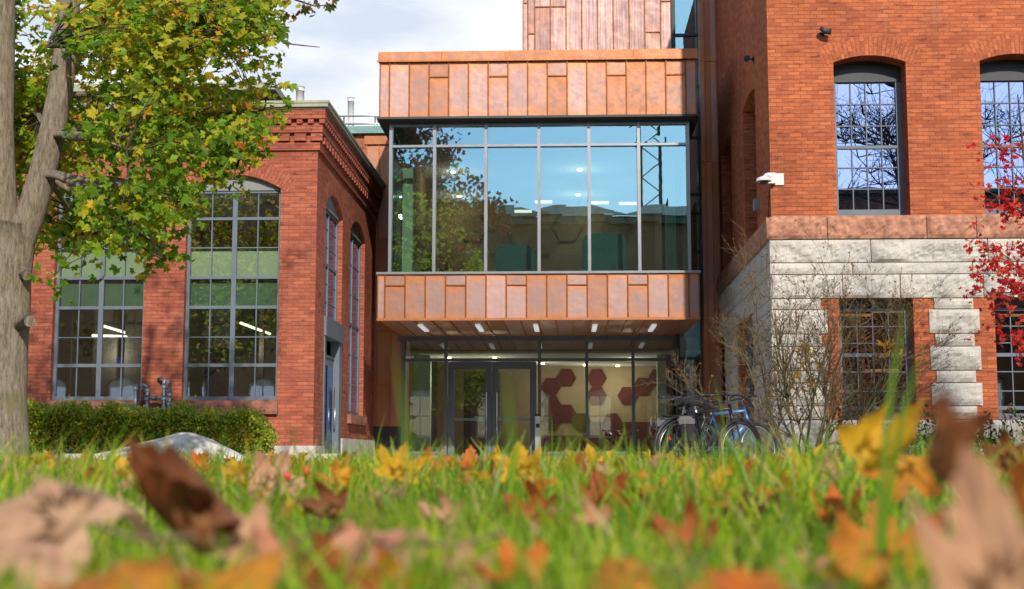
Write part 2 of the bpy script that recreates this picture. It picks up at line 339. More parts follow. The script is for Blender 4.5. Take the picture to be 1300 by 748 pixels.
def wall(mb, u0, u1, z0, z1, ops, dep=.3):
    """a wall sheet with (arched) openings, their reveals and soffits"""
    ops = sorted(ops, key=lambda o: o['u0']); cur = u0
    Q = lambda a, b, c, d: mb.face([a, b, c, d])
    for o in ops:
        if o['u0'] > cur: Q((cur, 0, z0), (o['u0'], 0, z0), (o['u0'], 0, z1), (cur, 0, z1))
        n = 14 if o['rise'] > 0 else 1; dd = o.get('dep', dep)
        for k in range(n):
            a = o['u0'] + (o['u1'] - o['u0']) * k / n; b = o['u0'] + (o['u1'] - o['u0']) * (k + 1) / n
            za, zb = arch_z(o, a), arch_z(o, b)
            if o['z0'] > z0: Q((a, 0, z0), (b, 0, z0), (b, 0, o['z0']), (a, 0, o['z0']))
            if z1 > max(za, zb) + 1e-4: Q((a, 0, za), (b, 0, zb), (b, 0, z1), (a, 0, z1))
            mb.face([(a, 0, za), (a, dd, za), (b, dd, zb), (b, 0, zb)], [(a, 0), (a, dd), (b, dd), (b, 0)])
        for u in (o['u0'], o['u1']): Q((u, 0, o['z0']), (u, dd, o['z0']), (u, dd, o['zs']), (u, 0, o['zs']))
        Q((o['u0'], 0, o['z0']), (o['u1'], 0, o['z0']), (o['u1'], dd, o['z0']), (o['u0'], dd, o['z0']))
        cur = o['u1']
    if cur < u1: Q((cur, 0, z0), (u1, 0, z0), (u1, 0, z1), (cur, 0, z1))
def arch_ring(mb, o, th=.30, over=.06, pr=.004, n=26):
    """radially laid rowlock bricks over an arch"""
    c = (o['u0'] + o['u1']) / 2; h = (o['u1'] - o['u0']) / 2; r = o['rise']; Rr = (h * h + r * r) / (2 * r); zc = o['zs'] + r - Rr; A = math.asin(min(1, (h + over) / Rr))
    for k in range(n):
        a0 = -A + 2 * A * k / n; a1 = -A + 2 * A * (k + 1) / n
        p = lambda a, q, d: (c + (Rr + q) * math.sin(a), d, zc + (Rr + q) * math.cos(a))
        uv = [(0, a0 * Rr), (0, a1 * Rr), (th * 2, a1 * Rr), (th * 2, a0 * Rr)]
        mb.face([p(a0, 0, -pr), p(a1, 0, -pr), p(a1, th, -pr), p(a0, th, -pr)], uv)
        mb.face([p(a0, th, -pr), p(a1, th, -pr), p(a1, th, .02), p(a0, th, .02)])
        mb.face([p(a0, 0, -pr), p(a1, 0, -pr), p(a1, 0, .02), p(a0, 0, .02)])
def window(parent, mp_, o, dep, cols, rows, thick, fw=.055, mt=.022, gl='gl_old', fm='frame', pane=True, plate='spandrel', name='window', gd=.035):
    """sash window: frame mesh (part) > pane; cols, rows: fractions or absolute positions; thick: bars drawn heavy"""
    f = MB(mp_); u0, u1, z0, z1 = o['u0'], o['u1'], o['z0'], o['zs']; d0, d1 = dep, dep + .07
    f.box(u0, u0 + fw, d0, d1, z0, z1); f.box(u1 - fw, u1, d0, d1, z0, z1)
    f.box(u0 + fw, u1 - fw, d0, d1, z0, z0 + fw * 1.3); f.box(u0 + fw, u1 - fw, d0, d1, z1 - fw, z1)
    for c, wd in cols: f.box(c - wd / 2, c + wd / 2, d0 + (.005 if wd > .04 else .02), d1 - .004, z0 + fw * 1.3, z1 - fw)
    for r, wd in rows: f.box(u0 + fw, u1 - fw, d0 + (.009 if wd > .04 else .024), d1 - .007, r - wd / 2, r + wd / 2)
    fr = f.build(name, fm, parent)
    if o['rise'] > 0:
        g = MB(mp_); n = 14
        for k in range(n):
            a = u0 + (u1 - u0) * k / n; b = u0 + (u1 - u0) * (k + 1) / n
            g.face([(a, d0 - .01, z1), (b, d0 - .01, z1), (b, d0 - .01, arch_z(o, b)), (a, d0 - .01, arch_z(o, a))])
        g.box(u0, u1, d0 - .025, d0 - .012, z1 - .01, z1 + .035)
        g.build('arch_panel', plate, fr)
    if pane:
        q = MB(mp_); q.face([(u0 + fw * .6, d0 + gd, z0 + fw * .6), (u1 - fw * .6, d0 + gd, z0 + fw * .6), (u1 - fw * .6, d0 + gd, z1 - fw * .6), (u0 + fw * .6, d0 + gd, z1 - fw * .6)]); q.build('pane', gl, fr)
    return fr
def room(name, parent, mp_, u0, u1, d0, d1, z0, z1, wall_m, floor_m='int_floor', ceil_m='int_ceil'):
    a = MB(mp_); a.box(u0, u1, d1, d1 + .05, z0, z1); a.box(u0 - .05, u0, d0, d1, z0, z1); a.box(u1, u1 + .05, d0, d1, z0, z1); r = a.build(name, wall_m, parent)
    a = MB(mp_); a.box(u0 - .05, u1 + .05, d0, d1, z0 - .06, z0); a.build('floor', floor_m, r)
    a = MB(mp_); a.box(u0 - .05, u1 + .05, d0, d1, z1, z1 + .06); a.build('ceiling', ceil_m, r)
    return r
# =================================================================== the setting
def sheet(name, m, xs, ys, zf, kind='structure'):
    V = np.array([(x, y, zf(x, y)) for y in ys for x in xs]); nx = len(xs)
    F = np.array([(j * nx + i, j * nx + i + 1, (j + 1) * nx + i + 1, (j + 1) * nx + i) for j in range(len(ys) - 1) for i in range(nx - 1)])
    o = npmesh(name, V, F, np.full((len(V), 3), .5), m, smooth=True); o['kind'] = kind; return o
def sstep(a, b, x): t = min(1, max(0, (x - a) / (b - a))); return t * t * (3 - 2 * t)
def lawn_z(x, y):
    return .118 * (1 - sstep(6, 16.5, y)) + .004 + .012 * mnoise.noise(Vector((x * .9, y * .9, 3))) * (1 - sstep(13, 16.5, y))
sheet('ground', 'ground', [-600, -60, 0, 60, 600], [-600, -60, 0, 60, 600], lambda x, y: -.03)
sheet('lawn', 'soil', [-40, -20] + [i * .5 for i in range(-24, 25)] + [20, 40], [-22, -12, -6, -3] + [i * .4 for i in range(-4, 42)] + [16.9], lawn_z)
sheet('plaza', 'concrete', [-11, 14], [16.9, 33.5], lambda x, y: 0.0)
sheet('road', 'roof', [-60, 60], [-29, -22.2], lambda x, y: -.01)
XB0 = PX(955, 577, 20)
sheet('planting_bed', 'mulch', [XB0 + .3 * i for i in range(28)], [19.2 + .25 * i for i in range(17)], lambda x, y: .03 + .035 * mnoise.noise(Vector((x * 2, y * 2, 0))))
sheet('planting_bed', 'mulch', [-10 + .3 * i for i in range(19)], [18.0 + .25 * i for i in range(26)], lambda x, y: .03 + .035 * mnoise.noise(Vector((x * 2, y * 2, 5))))
# =================================================================== left building
YL = 24.4; XS = PX(400, 400, YL); YE = 32.0
LB = empty('brick_building'); tag(LB, 'red brick building with tall arched green-shaded windows and corbelled cornice, behind the hedge', 'building')
zc_top = PZ(133, YL, 400); XL0 = XS - 13
op = lambda a, b, z0, zs, rise, **k: dict(u0=a, u1=b, z0=z0, zs=zs, rise=rise, **k)
zs_, za_, zb_ = PZ(240, YL, 295), PZ(222, YL, 295), PZ(508, YL, 295)
W1 = op(PX(68, 370, YL), PX(183, 370, YL), zb_, zs_, za_ - zs_, dep=.16)
W2 = op(PX(234, 370, YL), PX(354, 370, YL), zb_, zs_, za_ - zs_, dep=.16)
W0 = op(W1['u0'] - (W2['u0'] - W1['u0']), W1['u1'] - (W2['u0'] - W1['u0']), zb_, zs_, za_ - zs_, dep=.16)
mb = MB(front(YL)); zwt = PZ(192, YL, 300)
wall(mb, XL0, XS, -.02, zwt, [W0, W1, W2])
for o_ in (W0, W1, W2): arch_ring(mb, o_, .30, .10)
# side wall
s1a, s1z = S(414, 258, XS); s1b, _ = S(435.5, 269, XS); _, s1ap = S(424, 247, XS)
s2a, s2z = S(445, 296, XS); s2b, _ = S(463.5, 305, XS); _, s2ap = S(454, 281, XS); _, s2bot = S(452, 527, XS)
SW1 = op(s1a, s1b, 0, s1z, .30, dep=.14); SW2 = op(s2a, s2b, s2bot, s1z, .30, dep=.14)
mb.mp = sideL(XS); wall(mb, YL, YE, -.02, zwt, [SW1, SW2])
for o_ in (SW1, SW2): arch_ring(mb, o_, .28, .06)
mb.build('wall', 'brick_l', LB)
# plinth
mb = MB(front(YL)); zp = PZ(566, YL, 390); mb.box(XL0, XS + .05, -.05, .1, -.02, zp)
mb.mp = sideL(XS); mb.box(YL + .1, s1a - .02, -.05, .1, -.02, zp); mb.box(s1b + .05, YE, -.05, .1, -.02, PZ(557, 28, 450))
mb.build('plinth', 'plinth', LB)
# cornice: stepped brick courses and two rows of dentils wrapped round the corner
mb = MB()
def course(z0, z1, pr):
    mb.box(XL0, XS + pr, YL - pr, YL + .3, z0, z1); mb.box(XS - .3, XS + pr, YL + .3, YE, z0, z1)
zz = lambda py: PZ(py, YL, 300)
course(zwt, zz(182), .045)
course(zz(170.5), zz(160.5), .10); course(zz(154), zz(142), .15)
course(zz(182) + .001, zz(170.5) - .001, .02); course(zz(160.5) + .001, zz(154) - .001, .06)
def dentils(za, zb, step, wd, p0, p1):
    x = XS + p1 - wd
    while x > XL0: mb.box(x, x + wd, YL - p1, YL - p0 + .001, za + .004, zb - .004); x -= step
    y = YL - p1 + step
    while y + wd < YE: mb.box(XS + p0 - .001, XS + p1, y, y + wd, za + .004, zb - .004); y += step
dentils(zz(181), zz(171.5), .30, .21, .02, .095)
dentils(zz(160), zz(154.5), .205, .10, .06, .145)
mb.build('cornice', 'brick_l', LB)
mb = MB(); mb.box(XL0, XS + .17, YL - .17, YE, zz(142) + .001, zz(140)); mb.build('cornice_bed', 'eaves', LB)
mb = MB()
ct = zz(133); cb = zz(140) + .001
mb.box(XL0, XS + .21, YL - .21, YE, cb, ct); mb.box(XL0, XS + .225, YL - .225, YE, ct - .035, ct + .01); mb.build('coping', 'coping', LB)
mb = MB(); mb.box(XL0, XS + .1, YL + .2, YE + 3, ct - .2, ct + .03); mb.build('roof', 'roof', LB)
# clerestory on the roof
mb = MB(); cx1 = PX(352, 120, 28.5); mb.box(XL0, cx1 - .35, 28.8, 34, ct, PZ(112, 28.5)); mb.build('clerestory', 'eaves', LB)
mb = MB(); ez = PZ(107, 28.5); 
mb.face([(XL0, 28.3, ez), (cx1, 28.3, ez), (cx1 + .1, 33.5, ez - .3), (XL0, 33.5, ez - .3)]); mb.box(XL0, cx1, 28.25, 28.35, ez - .12, ez + .04)
mb.face([(cx1, 28.3, ez + .04), (cx1 + .1, 33.5, ez - .26), (cx1 + .1, 33.5, ez - .42), (cx1, 28.3, ez - .12)])
mb.face([(XL0, 28.3, ez + .04), (cx1, 28.3, ez + .04), (cx1 + .1, 33.5, ez - .26), (XL0, 33.5, ez - .26)])
mb.build('clerestory_eaves', 'coping', LB)
# windows of the front
def lwin(o_, shades=True):
    u0, u1 = o_['u0'], o_['u1']; c = (u0 + u1) / 2; q = [(c, .085), ((u0 + .055 + c - .04) / 2, .020), ((u1 - .055 + c + .04) / 2, .020)]
    rows = [(PZ(y, YL, 295), t_) for y, t_ in ((276, .05), (313, .02), (351, .055), (389, .055), (427, .02), (463, .06))]
    fr = window(LB, front(YL), o_, .13, q, rows, None, .055, gl='gl_old')
    if shades:
        a = MB(front(YL)); a.box(u0 + .05, u1 - .05, .23, .24, rows[2][0], PZ(314, YL, 295)); a.build('roller_shade', 'shade', fr)
        a = MB(front(YL)); a.box(u0 + .05, u1 - .05, .25, .26, rows[3][0] - .02, rows[2][0] - .005); a.build('lower_shade', 'shade_dk', fr)
    # sandstone sill under the opening
    a = MB(front(YL)); rock(a, u0 - .16, u1 + .03, zb_ - .25, zb_ - .01, -.09, .12, .03); a.build('sill', 'sand_l', LB)
def rock(mb, u0, u1, z0, z1, dfront, dback, amp=.03, cell=.05, marg=.018, smooth=False):
    """one rock-faced stone: lumpy front, drafted margin, plain sides"""
    nu = max(3, int((u1 - u0) / cell)); nz_ = max(3, int((z1 - z0) / cell)); ph = random.random() * 50
    g = []
    for j in range(nz_ + 1):
        row = []
        for i in range(nu + 1):
            u = u0 + (u1 - u0) * i / nu; z = z0 + (z1 - z0) * j / nz_
            e = min(i, nu - i, j, nz_ - j)
            h = 0 if e == 0 else amp * (.6 + .9 * mnoise.noise(Vector((u * 3.4 + ph, z * 3.0, ph))) - .5 * abs(mnoise.noise(Vector((u * 7 + z * 2, z * 5 - u * 2, ph + 4)))) + .34 * mnoise.noise(Vector((u * 14, z * 12, ph))) + .22 * mnoise.noise(Vector((u * 30, z * 28, ph))))
            if e == 1: h *= .75
            row.append((u, dfront - h, z))
        g.append(row)
    for j in range(nz_):
        for i in range(nu): mb.face([g[j][i], g[j][i + 1], g[j + 1][i + 1], g[j + 1][i]], [(0, 0)] * 4, smooth=smooth)
    a, b, c, d = g[0][0], g[0][-1], g[-1][-1], g[-1][0]; bk = lambda p: (p[0], dback, p[2])
    for p, q in ((a, b), (b, c), (c, d), (d, a)): mb.face([p, q, bk(q), bk(p)], [(0, 0)] * 4)
for o_ in (W1, W2): lwin(o_)
lwin(W0, False)
# rooms behind
LR = room('interior', LB, front(YL), XL0 + .1, XS - .3, .30, 6.5, zb_ - .1, zs_ + .3, 'int_wall')
mb = MB(front(YL))
for (a, b, y0, y1) in ((86, 92, 470, 400), (120, 150, 508, 400), (160, 183, 508, 430), (262, 292, 508, 385), (330, 336, 508, 400)):
    Y_ = YL + 3.0; mb.box(PX(a, 450, Y_), PX(b, 450, Y_), 2.9, 3.0, zb_ - .1, zs_)
mb.build('partition', 'int_dark', LR)
for px0, py0, px1, py1 in ((128, 413, 165, 424), (117, 426, 178, 428), (305, 410, 343, 424)):
    p0 = P(px0, py0, YL + 2.2); p1 = P(px1, py1, YL + 3.2); a = MB(); a.tube([p0, p1], .028, 4, smooth=False); o = a.build('glow_bar', 'linear', LR); ld = bpy.data.lights.new('lamp_bulb', 'POINT'); ld.energy = 14; ld.color = (1, .95, .78); ld.shadow_soft_size = .2; lo_ = bpy.data.objects.new('lamp_bulb', ld); COL.objects.link(lo_); lo_.location = (p0 + p1) / 2 - Vector((0, 0, .4)); lo_.parent = o
a = MB(); p = P(151, 459, YL + .6); a.box(p.x - .04, p.x + .04, p.y, p.y + .02, p.z - .06, p.z + .06); a.build('notice', simple('blue_notice', (.02, .05, .7), .5), LR)
# side windows and side door
def swin(o_, z0, name='window'):
    o2 = dict(o_); o2['z0'] = z0; c = (o2['u0'] + o2['u1']) / 2
    rows = [(z0 + (o2['zs'] - z0) * k / 6, .055 if k == 3 else .022) for k in range(1, 6)]
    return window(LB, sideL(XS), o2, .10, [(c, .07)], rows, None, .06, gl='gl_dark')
_, dz1 = S(424, 408, XS); _, dz0 = S(424, 432, XS)
swin(SW1, dz1); swin(SW2, s2bot)
mb = MB(sideL(XS)); mb.box(s1a - .03, s1b + .03, -.05, .16, dz0, dz1 - .002); mb.box(s1a, s1a + .12, -.02, .16, 0, dz0 - .002); mb.box(s1b - .30, s1b, -.02, .16, 0, dz0 - .002)
mb.box(s1a + .12, s1b - .30, .08, .13, dz0 - .35, dz0 - .30); fr = mb.build('door_frame', 'frame', LB)
mb = MB(sideL(XS)); mb.box(s1a + .14, s1b - .32, .10, .14, 0, dz0 - .36); dr = mb.build('door', 'frame_md', LB)
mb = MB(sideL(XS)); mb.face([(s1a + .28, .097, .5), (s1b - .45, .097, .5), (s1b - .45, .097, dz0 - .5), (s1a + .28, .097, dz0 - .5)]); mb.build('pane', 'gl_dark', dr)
mb = MB(sideL(XS)); mb.tube([(s1b - .40, .04, .75), (s1b - .40, .04, 1.55)], .016, 8); mb.build('handle', 'steel', dr)
mb = MB(sideL(XS)); rock(mb, s2a - .1, s2b + .1, s2bot - .2, s2bot - .01, -.08, .1, .03); mb.build('sill', 'sand_l', LB)
rebase(LB, (XS - 6, YL, 0))
# =================================================================== building far behind with railing and flues
YF = 42.0
FB = empty('rooftop_building'); tag(FB, 'strip of red brick building with teal gutter seen above the side cornice', 'building')
fx0, fx1 = PX(425, 165, YF), PX(520, 165, YF)
mb = MB(front(YF)); mb.box(PX(300, 165, YF), fx1 + 2, 0, 4, 0, PZ(171, YF, 460)); mb.build('wall', 'brick_l', FB)
mb = MB(front(YF)); mb.box(PX(300, 165, YF), fx1 + 2, -.2, 4, PZ(171, YF, 460) + .002, PZ(162, YF, 460)); mb.build('gutter', 'teal', FB)
mb = MB(front(YF)); zr0, zr1, zr2 = PZ(162, YF, 460), PZ(153.5, YF, 460), PZ(143.5, YF, 460)
for zr in (zr1, zr2): mb.tube([(PX(427, 150, YF), .4, zr), (PX(560, 150, YF), .4, zr)], .028, 6)
for px in (434, 474, 478, 520): mb.tube([(PX(px, 150, YF), .4, zr0), (PX(px, 150, YF), .4, zr2)], .028, 6)
mb.build('railing', 'alu', FB)
for px, y0, y1, r_, Y_ in ((445.5, 129, 163, .10, YF + .8), (381, 116, 136, .11, 36)):
    mb = MB(); p0 = P(px, y0, Y_); p1 = P(px, y1 + 12, Y_); mb.tube([p1, p0], r_, 14); mb.tube([p0, p0 + Vector((0, 0, .12))], r_ * 1.12, 14); mb.build('flue', 'white', FB)
rebase(FB, (0, YF, 0))
# =================================================================== copper building
YB, YG, YU, YT = 27.8, 32.0, 28.12, 31.5
CB = empty('copper_building'); tag(CB, 'copper clad entrance building with projecting glazed upper floor between the two brick buildings', 'building')
def panels(name, m, Y, seams, zb, zt, joints, wob=.0, parent=CB, ret=None, rr=None):
    """copper sheets with raised standing seams; joints: {index: [z,...]}"""
    mb = MB(front(Y))
    for k in range(len(seams) - 1):
        a, b = seams[k], seams[k + 1]; zs = [zb] + sorted(joints.get(k, [])) + [zt]
        for j in range(len(zs) - 1):
            v = random.random(); tl = (random.random() - .5) * .012
            mb.face([(a, tl, zs[j]), (b, -tl, zs[j]), (b, -tl + .004, zs[j + 1]), (a, tl, zs[j + 1])], [(0, 0), (1, 0), (1, 1), (0, 1)], (v, 0, 0, 1))
            if j: mb.box(a, b, -.022, .0, zs[j] - .012, zs[j] + .012, (.5, 1, 0, 1))
    for x in seams: mb.box(x - .011, x + .011, -.038, .01, zb, zt, (.5, 1, 0, 1))
    if ret: ret(mb)
    return mb.build(name, m, parent)
bx0, bx1 = PX(478, 404, YB), PX(888, 404, YB); tx0, tx1 = PX(483.5, 120, YB), PX(884, 120, YB); bx0 = (bx0 + tx0) / 2; bx1 = (bx1 + tx1) / 2
zlb, zlt = PZ(405, YB), PZ(348, YB); zub, zut = PZ(149.5, YB), PZ(77, YB); zcop = PZ(66.5, YB)
ss = [bx0] + [PX(488.7 + 25.72 * k, 376, YB) for k in range(16)] + [bx1]
jz = PZ(362, YB)
def ret_low(mb):
    for x in (bx0, bx1): mb.face([(x, 0, zlb), (x, YG - YB, zlb), (x, YG - YB, zlt), (x, 0, zlt)], [(0, 0), (1, 0), (1, 1), (0, 1)])
    mb.face([(bx0, 0, zlt), (bx1, 0, zlt), (bx1, YU - YB, zlt), (bx0, YU - YB, zlt)], [(0, 0)] * 4)
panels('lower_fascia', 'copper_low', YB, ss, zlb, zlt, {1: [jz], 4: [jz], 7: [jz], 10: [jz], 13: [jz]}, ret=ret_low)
ss = [bx0] + [PX(494.7 + 25.06 * k, 115, YB) for k in range(16)] + [bx1]
jz = PZ(97, YB)
def ret_up(mb):
    for x in (bx0, bx1): mb.face([(x, 0, zub), (x, YG - YB, zub), (x, YG - YB, zut), (x, 0, zut)], [(0, 0), (1, 0), (1, 1), (0, 1)])
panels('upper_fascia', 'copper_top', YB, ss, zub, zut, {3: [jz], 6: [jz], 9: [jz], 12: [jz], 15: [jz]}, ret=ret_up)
mb = MB(front(YB)); n = 5
for k in range(n):
    a = bx0 - .04 + (bx1 - bx0 + .08) * k / n; b = bx0 - .04 + (bx1 - bx0 + .08) * (k + 1) / n - .006
    mb.box(a, b, -.06, YG - YB, zut, zcop + .02, (random.random() * .4, 0, 0, 1), True)
mb.box(bx0 - .06, bx1 + .06, -.075, -.055, zut - .02, zut + .015)
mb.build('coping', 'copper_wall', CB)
# upper soffit flare
mb = MB(front(YB)); e = .06; ux0, ux1 = PX(494, 250, YU), PX(875.5, 250, YU)
zsb = PZ(157, YU) 
fo = [(bx0 - e, -.05, zub - .015), (bx1 + e, -.05, zub - .015), (ux1, YU - YB, zsb), (ux0, YU - YB, zsb)]
mb.face(fo); mb.box(bx0 - e, bx1 + e, -.055, 0.0, zub - .015, zub + .03)
for x, u in ((bx0 - e, ux0), (bx1 + e, ux1)): mb.face([(x, -.05, zub - .015), (u, YU - YB, zsb), (u, YG - YB, zsb), (x, YG - YB, zub - .015)])
mb.build('upper_soffit', 'frame_dk', CB)
# sill ledge
mb = MB(front(YB)); mb.box(bx0 - .03, bx1 + .03, -.05, .05, zlt + .002, zlt + .05); mb.build('sill_ledge', 'mull', CB)
# main slabs
mb = MB(front(YB)); mb.box(bx0 + .02, bx1 - .02, .1, YG - YB, zlt - .12, zlt - .02); mb.build('slab', 'concrete', CB); mb = MB(front(YB)); mb.box(bx0 + .02, bx1 - .02, 1.2, YG - YB + 1, zcop - .2, zcop - .05); mb.build('slab', 'concrete', CB)
# upper curtain wall
zu0, zu1 = zlt - .02, zsb
mb = MB(front(YU)); mus = [PX(p, 265, YU) for p in (496, 551.6, 617, 684.4, 748, 811.3, 874)]
for k, x in enumerate(mus): mb.box(x - .032, x + .032, -.09, .06, zu0, zu1)
ztr = PZ(185.5, YU)
for a, b in zip(mus, mus[1:]):
    for z, h in ((ztr, .05), (zu1 - .03, .06), (zu0 + .03, .06)): mb.box(a + .032, b - .032, -.07, .06, z - h / 2, z + h / 2)
# side glazing of the box: returns along Y
for x in (mus[0], mus[-1]):
    sgn = 1 if x > 0 else -1
    for z in (ztr, zu1 - .03): mb.box(x - .03, x + .03, .06, YG - YU, z - .025, z + .025)
    mb.box(x - .03, x + .03, YG - YU - .7, YG - YU - .64, zu0, zu1)
cw = mb.build('curtain_wall_frame', 'mull', CB)
for k, (a, b) in enumerate(zip(mus, mus[1:])):
    for z0, z1 in ((zu0 + .05, ztr - .02), (ztr + .02, zu1 - .05)):
        tl = (random.random() - .5) * .006; q = MB(front(YU)); q.face([(a + .03, .0 + tl, z0), (b - .03, .0 - tl, z0), (b - .03, .0 - tl + .003, z1), (a + .03, .0 + tl, z1)]); q.build('pane', 'gl_up', cw)
for x in (mus[0], mus[-1]): q = MB(); q.face([(x, YU + .06, zu0), (x, YG, zu0), (x, YG, zu1), (x, YU + .06, zu1)]); q.build('side_pane', 'gl_up', cw)
# upper room
UR = room('upper_room', CB, front(YU), mus[0] + .12, mus[-1] - .12, 2.9, 9.0, zu0 + .02, zu1 + .02, 'int_tan')
mb = MB(front(YU)); mb.box(mus[0], mus[-1], .1, 2.9, zu1 + .02, zu1 + .08); mb.build('ceiling_panel', 'int_ceil', UR)
mb = MB(front(YU)); mb.box(mus[0], mus[-1], .1, 2.9, zu0 - .05, zu0 + .02); mb.build('floor_panel', 'int_floor', UR)
for a, b in ((511, 524), (845, 858)):
    mb = MB(); Y_ = YU + .9; mb.box(PX(a, 260, Y_), PX(b, 260, Y_), Y_, Y_ + .25, zu0 + .02, zu1 + .02); mb.build('column', 'col_gr', UR)
def hexes(name, parent, Y, lst, m, r=.34):
    for (px, py) in lst:
        mb = MB(front(Y)); c = P(px, py, Y); mb.face([(c.x + r * math.cos(math.pi / 3 * k), -.004, c.z + r * math.sin(math.pi / 3 * k)) for k in range(6)], [(0, 0)] * 6); mb.build(name, m, parent)
hexes('felt_hexagon', UR, YU + 8.9, [(600 + 30 * a, 290 + 34.5 * b + (17.2 if a % 2 else 0)) for a, b in ((0, 0), (1, 0), (3, 0), (4, 0), (4, -1), (6, 0), (-2, 0))], simple('taupe_felt', (.30, .23, .15), .95), .40)
zceil = zu1 + .015
def lights(name, parent, lst, zc, r=.055, m='lamp', W_l=12):
    for (px, py) in lst:
        d = ray(px, py); t = (zc - CZ) / d.z; p = Vector((d.x * t, d.y * t, zc)); mb = MB(); mb.tube([p, p - Vector((0, 0, .03))], r, 12, smooth=False); o = mb.build(name, m, parent)
        if W_l: ld = bpy.data.lights.new('lamp_bulb', 'POINT'); ld.energy = W_l; ld.color = (1, .88, .66); ld.shadow_soft_size = .06; lo_ = bpy.data.objects.new('lamp_bulb', ld); COL.objects.link(lo_); lo_.location = p - Vector((0, 0, .55)); lo_.parent = o
lights('downlight', UR, [(575, 218), (583, 249), (736, 215), (734, 247)], zceil)
for px, py in ((690, 256), (762, 257), (797, 258), (664, 268)):
    Y_ = YU + 6.5; p = P(px, py, Y_); mb = MB(); mb.box(p.x - .22, p.x + .22, Y_, Y_ + .1, p.z - .03, p.z + .03); mb.build('pendant_light', 'linear', UR)
def lounge(px, pyt, Y, m, wdt, label, zf):
    c = P(px, pyt, Y); rt = empty('lounge_chair'); tag(rt, label, 'chair', 'lounge chairs in the upper room')
    zt = c.z; mb = MB(front(Y)); n = 14; pts = []
    for k in range(n + 1):
        a = math.pi * k / n; pts.append((c.x - wdt / 2 * math.copysign(abs(math.cos(a)) ** .35, math.cos(a)), zt - .25 + .25 * math.sin(a) ** .8))
    pts = [(c.x - wdt / 2, zf + .25)] + pts + [(c.x + wdt / 2, zf + .25)]
    for d in (0, .14): mb.face([(x, d, z) for x, z in pts])
    for (a, b) in zip(pts, pts[1:] + pts[:1]): mb.face([(a[0], 0, a[1]), (b[0], 0, b[1]), (b[0], .14, b[1]), (a[0], .14, a[1])])
    mb.build('backrest', m, rt)
    mb = MB(front(Y)); mb.box(c.x - wdt / 2, c.x + wdt / 2, .14, .75, zf + .25, zf + .45); mb.build('seat', m, rt)
    for sx_ in (-1, 1):
        for d in (.05, .68): a = MB(front(Y)); x = c.x + sx_ * (wdt / 2 - .06); a.box(x - .02, x + .02, d, d + .04, zf, zf + .25); a.build('leg', 'black', rt)
    rebase(rt, (c.x, Y, zf))
lounge(654, 311, YU + 1.0, 'fabric_teal', .85, 'wide teal lounge chair with a low square back behind the upper glazing', zu0 + .02)
lounge(767, 296, YU + 1.4, 'fabric_teal', .95, 'tall teal lounge chair with a rounded back behind the upper glazing', zu0 + .02)
lounge(547, 323, YU + .7, 'fabric_br', .62, 'low brown rounded lounge chair in the left corner of the upper room', zu0 + .02)
# lower soffit
mb = MB(front(YB)); nP = 18
for k in range(nP):
    a = bx0 + (bx1 - bx0) * k / nP; b = bx0 + (bx1 - bx0) * (k + 1) / nP
    mb.face([(a, 0, zlb), (b, 0, zlb), (b, YG - YB, zlb), (a, YG - YB, zlb)], [(0, 0), (1, 0), (1, 1), (0, 1)], (random.random(), 0, 0, 1))
    if k: mb.box(a - .012, a + .012, .15, YG - YB - .1, zlb - .035, zlb)
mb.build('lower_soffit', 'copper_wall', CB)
mb = MB(front(YB)); mb.box(bx0 - .01, bx1 + .01, -.045, .02, zlb - .03, zlb + .02); mb.build('soffit_edge', 'copper_wall', CB)
for px in (537.5, 609, 681, 754.6, 828):
    d = ray(px, 416); t = (zlb - .02 - CZ) / d.z; p = (d.x * t, d.y * t); mb = MB(); mb.box(p[0] - .05, p[0] + .05, p[1] - .75, p[1] + .75, zlb - .045, zlb - .012); mb.build('soffit_light', 'soff_l', CB)
# storefront
zh = zlb - .09; zs0 = .12; ztl = PZ(457, YG)
sm = [PX(p, 500, YG) for p in (512, 566, 685, 745, 804, 863.5)]
mb = MB(front(YG))
for x in sm: mb.box(x - .035, x + .035, -.08, .07, 0.0, zh)
mb.box(sm[0] - .12, sm[-1] + .12, -.10, .1, zh, zlb + .0)
for k, (a, b) in enumerate(zip(sm, sm[1:])):
    mb.box(a + .035, b - .035, -.06, .06, ztl - .035, ztl + .035); 
    if k != 1: mb.box(a + .035, b - .035, -.06, .06, PZ(577, YG) , PZ(577, YG) + .07); mb.box(a + .035, b - .035, -.03, .05, 0, PZ(577, YG))
sf = mb.build('storefront_frame', 'frame_md', CB)
for k, (a, b) in enumerate(zip(sm, sm[1:])):
    for z0, z1 in ((PZ(577, YG) + .07, ztl - .035), (ztl + .035, zh)):
        if k == 1 and z0 < ztl: continue
        q = MB(front(YG)); tl = (random.random() - .5) * .006; q.face([(a + .035, tl, z0), (b - .035, -tl, z0), (b - .035, -tl, z1), (a + .035, tl, z1)]); q.build('pane', 'gl_low', sf)
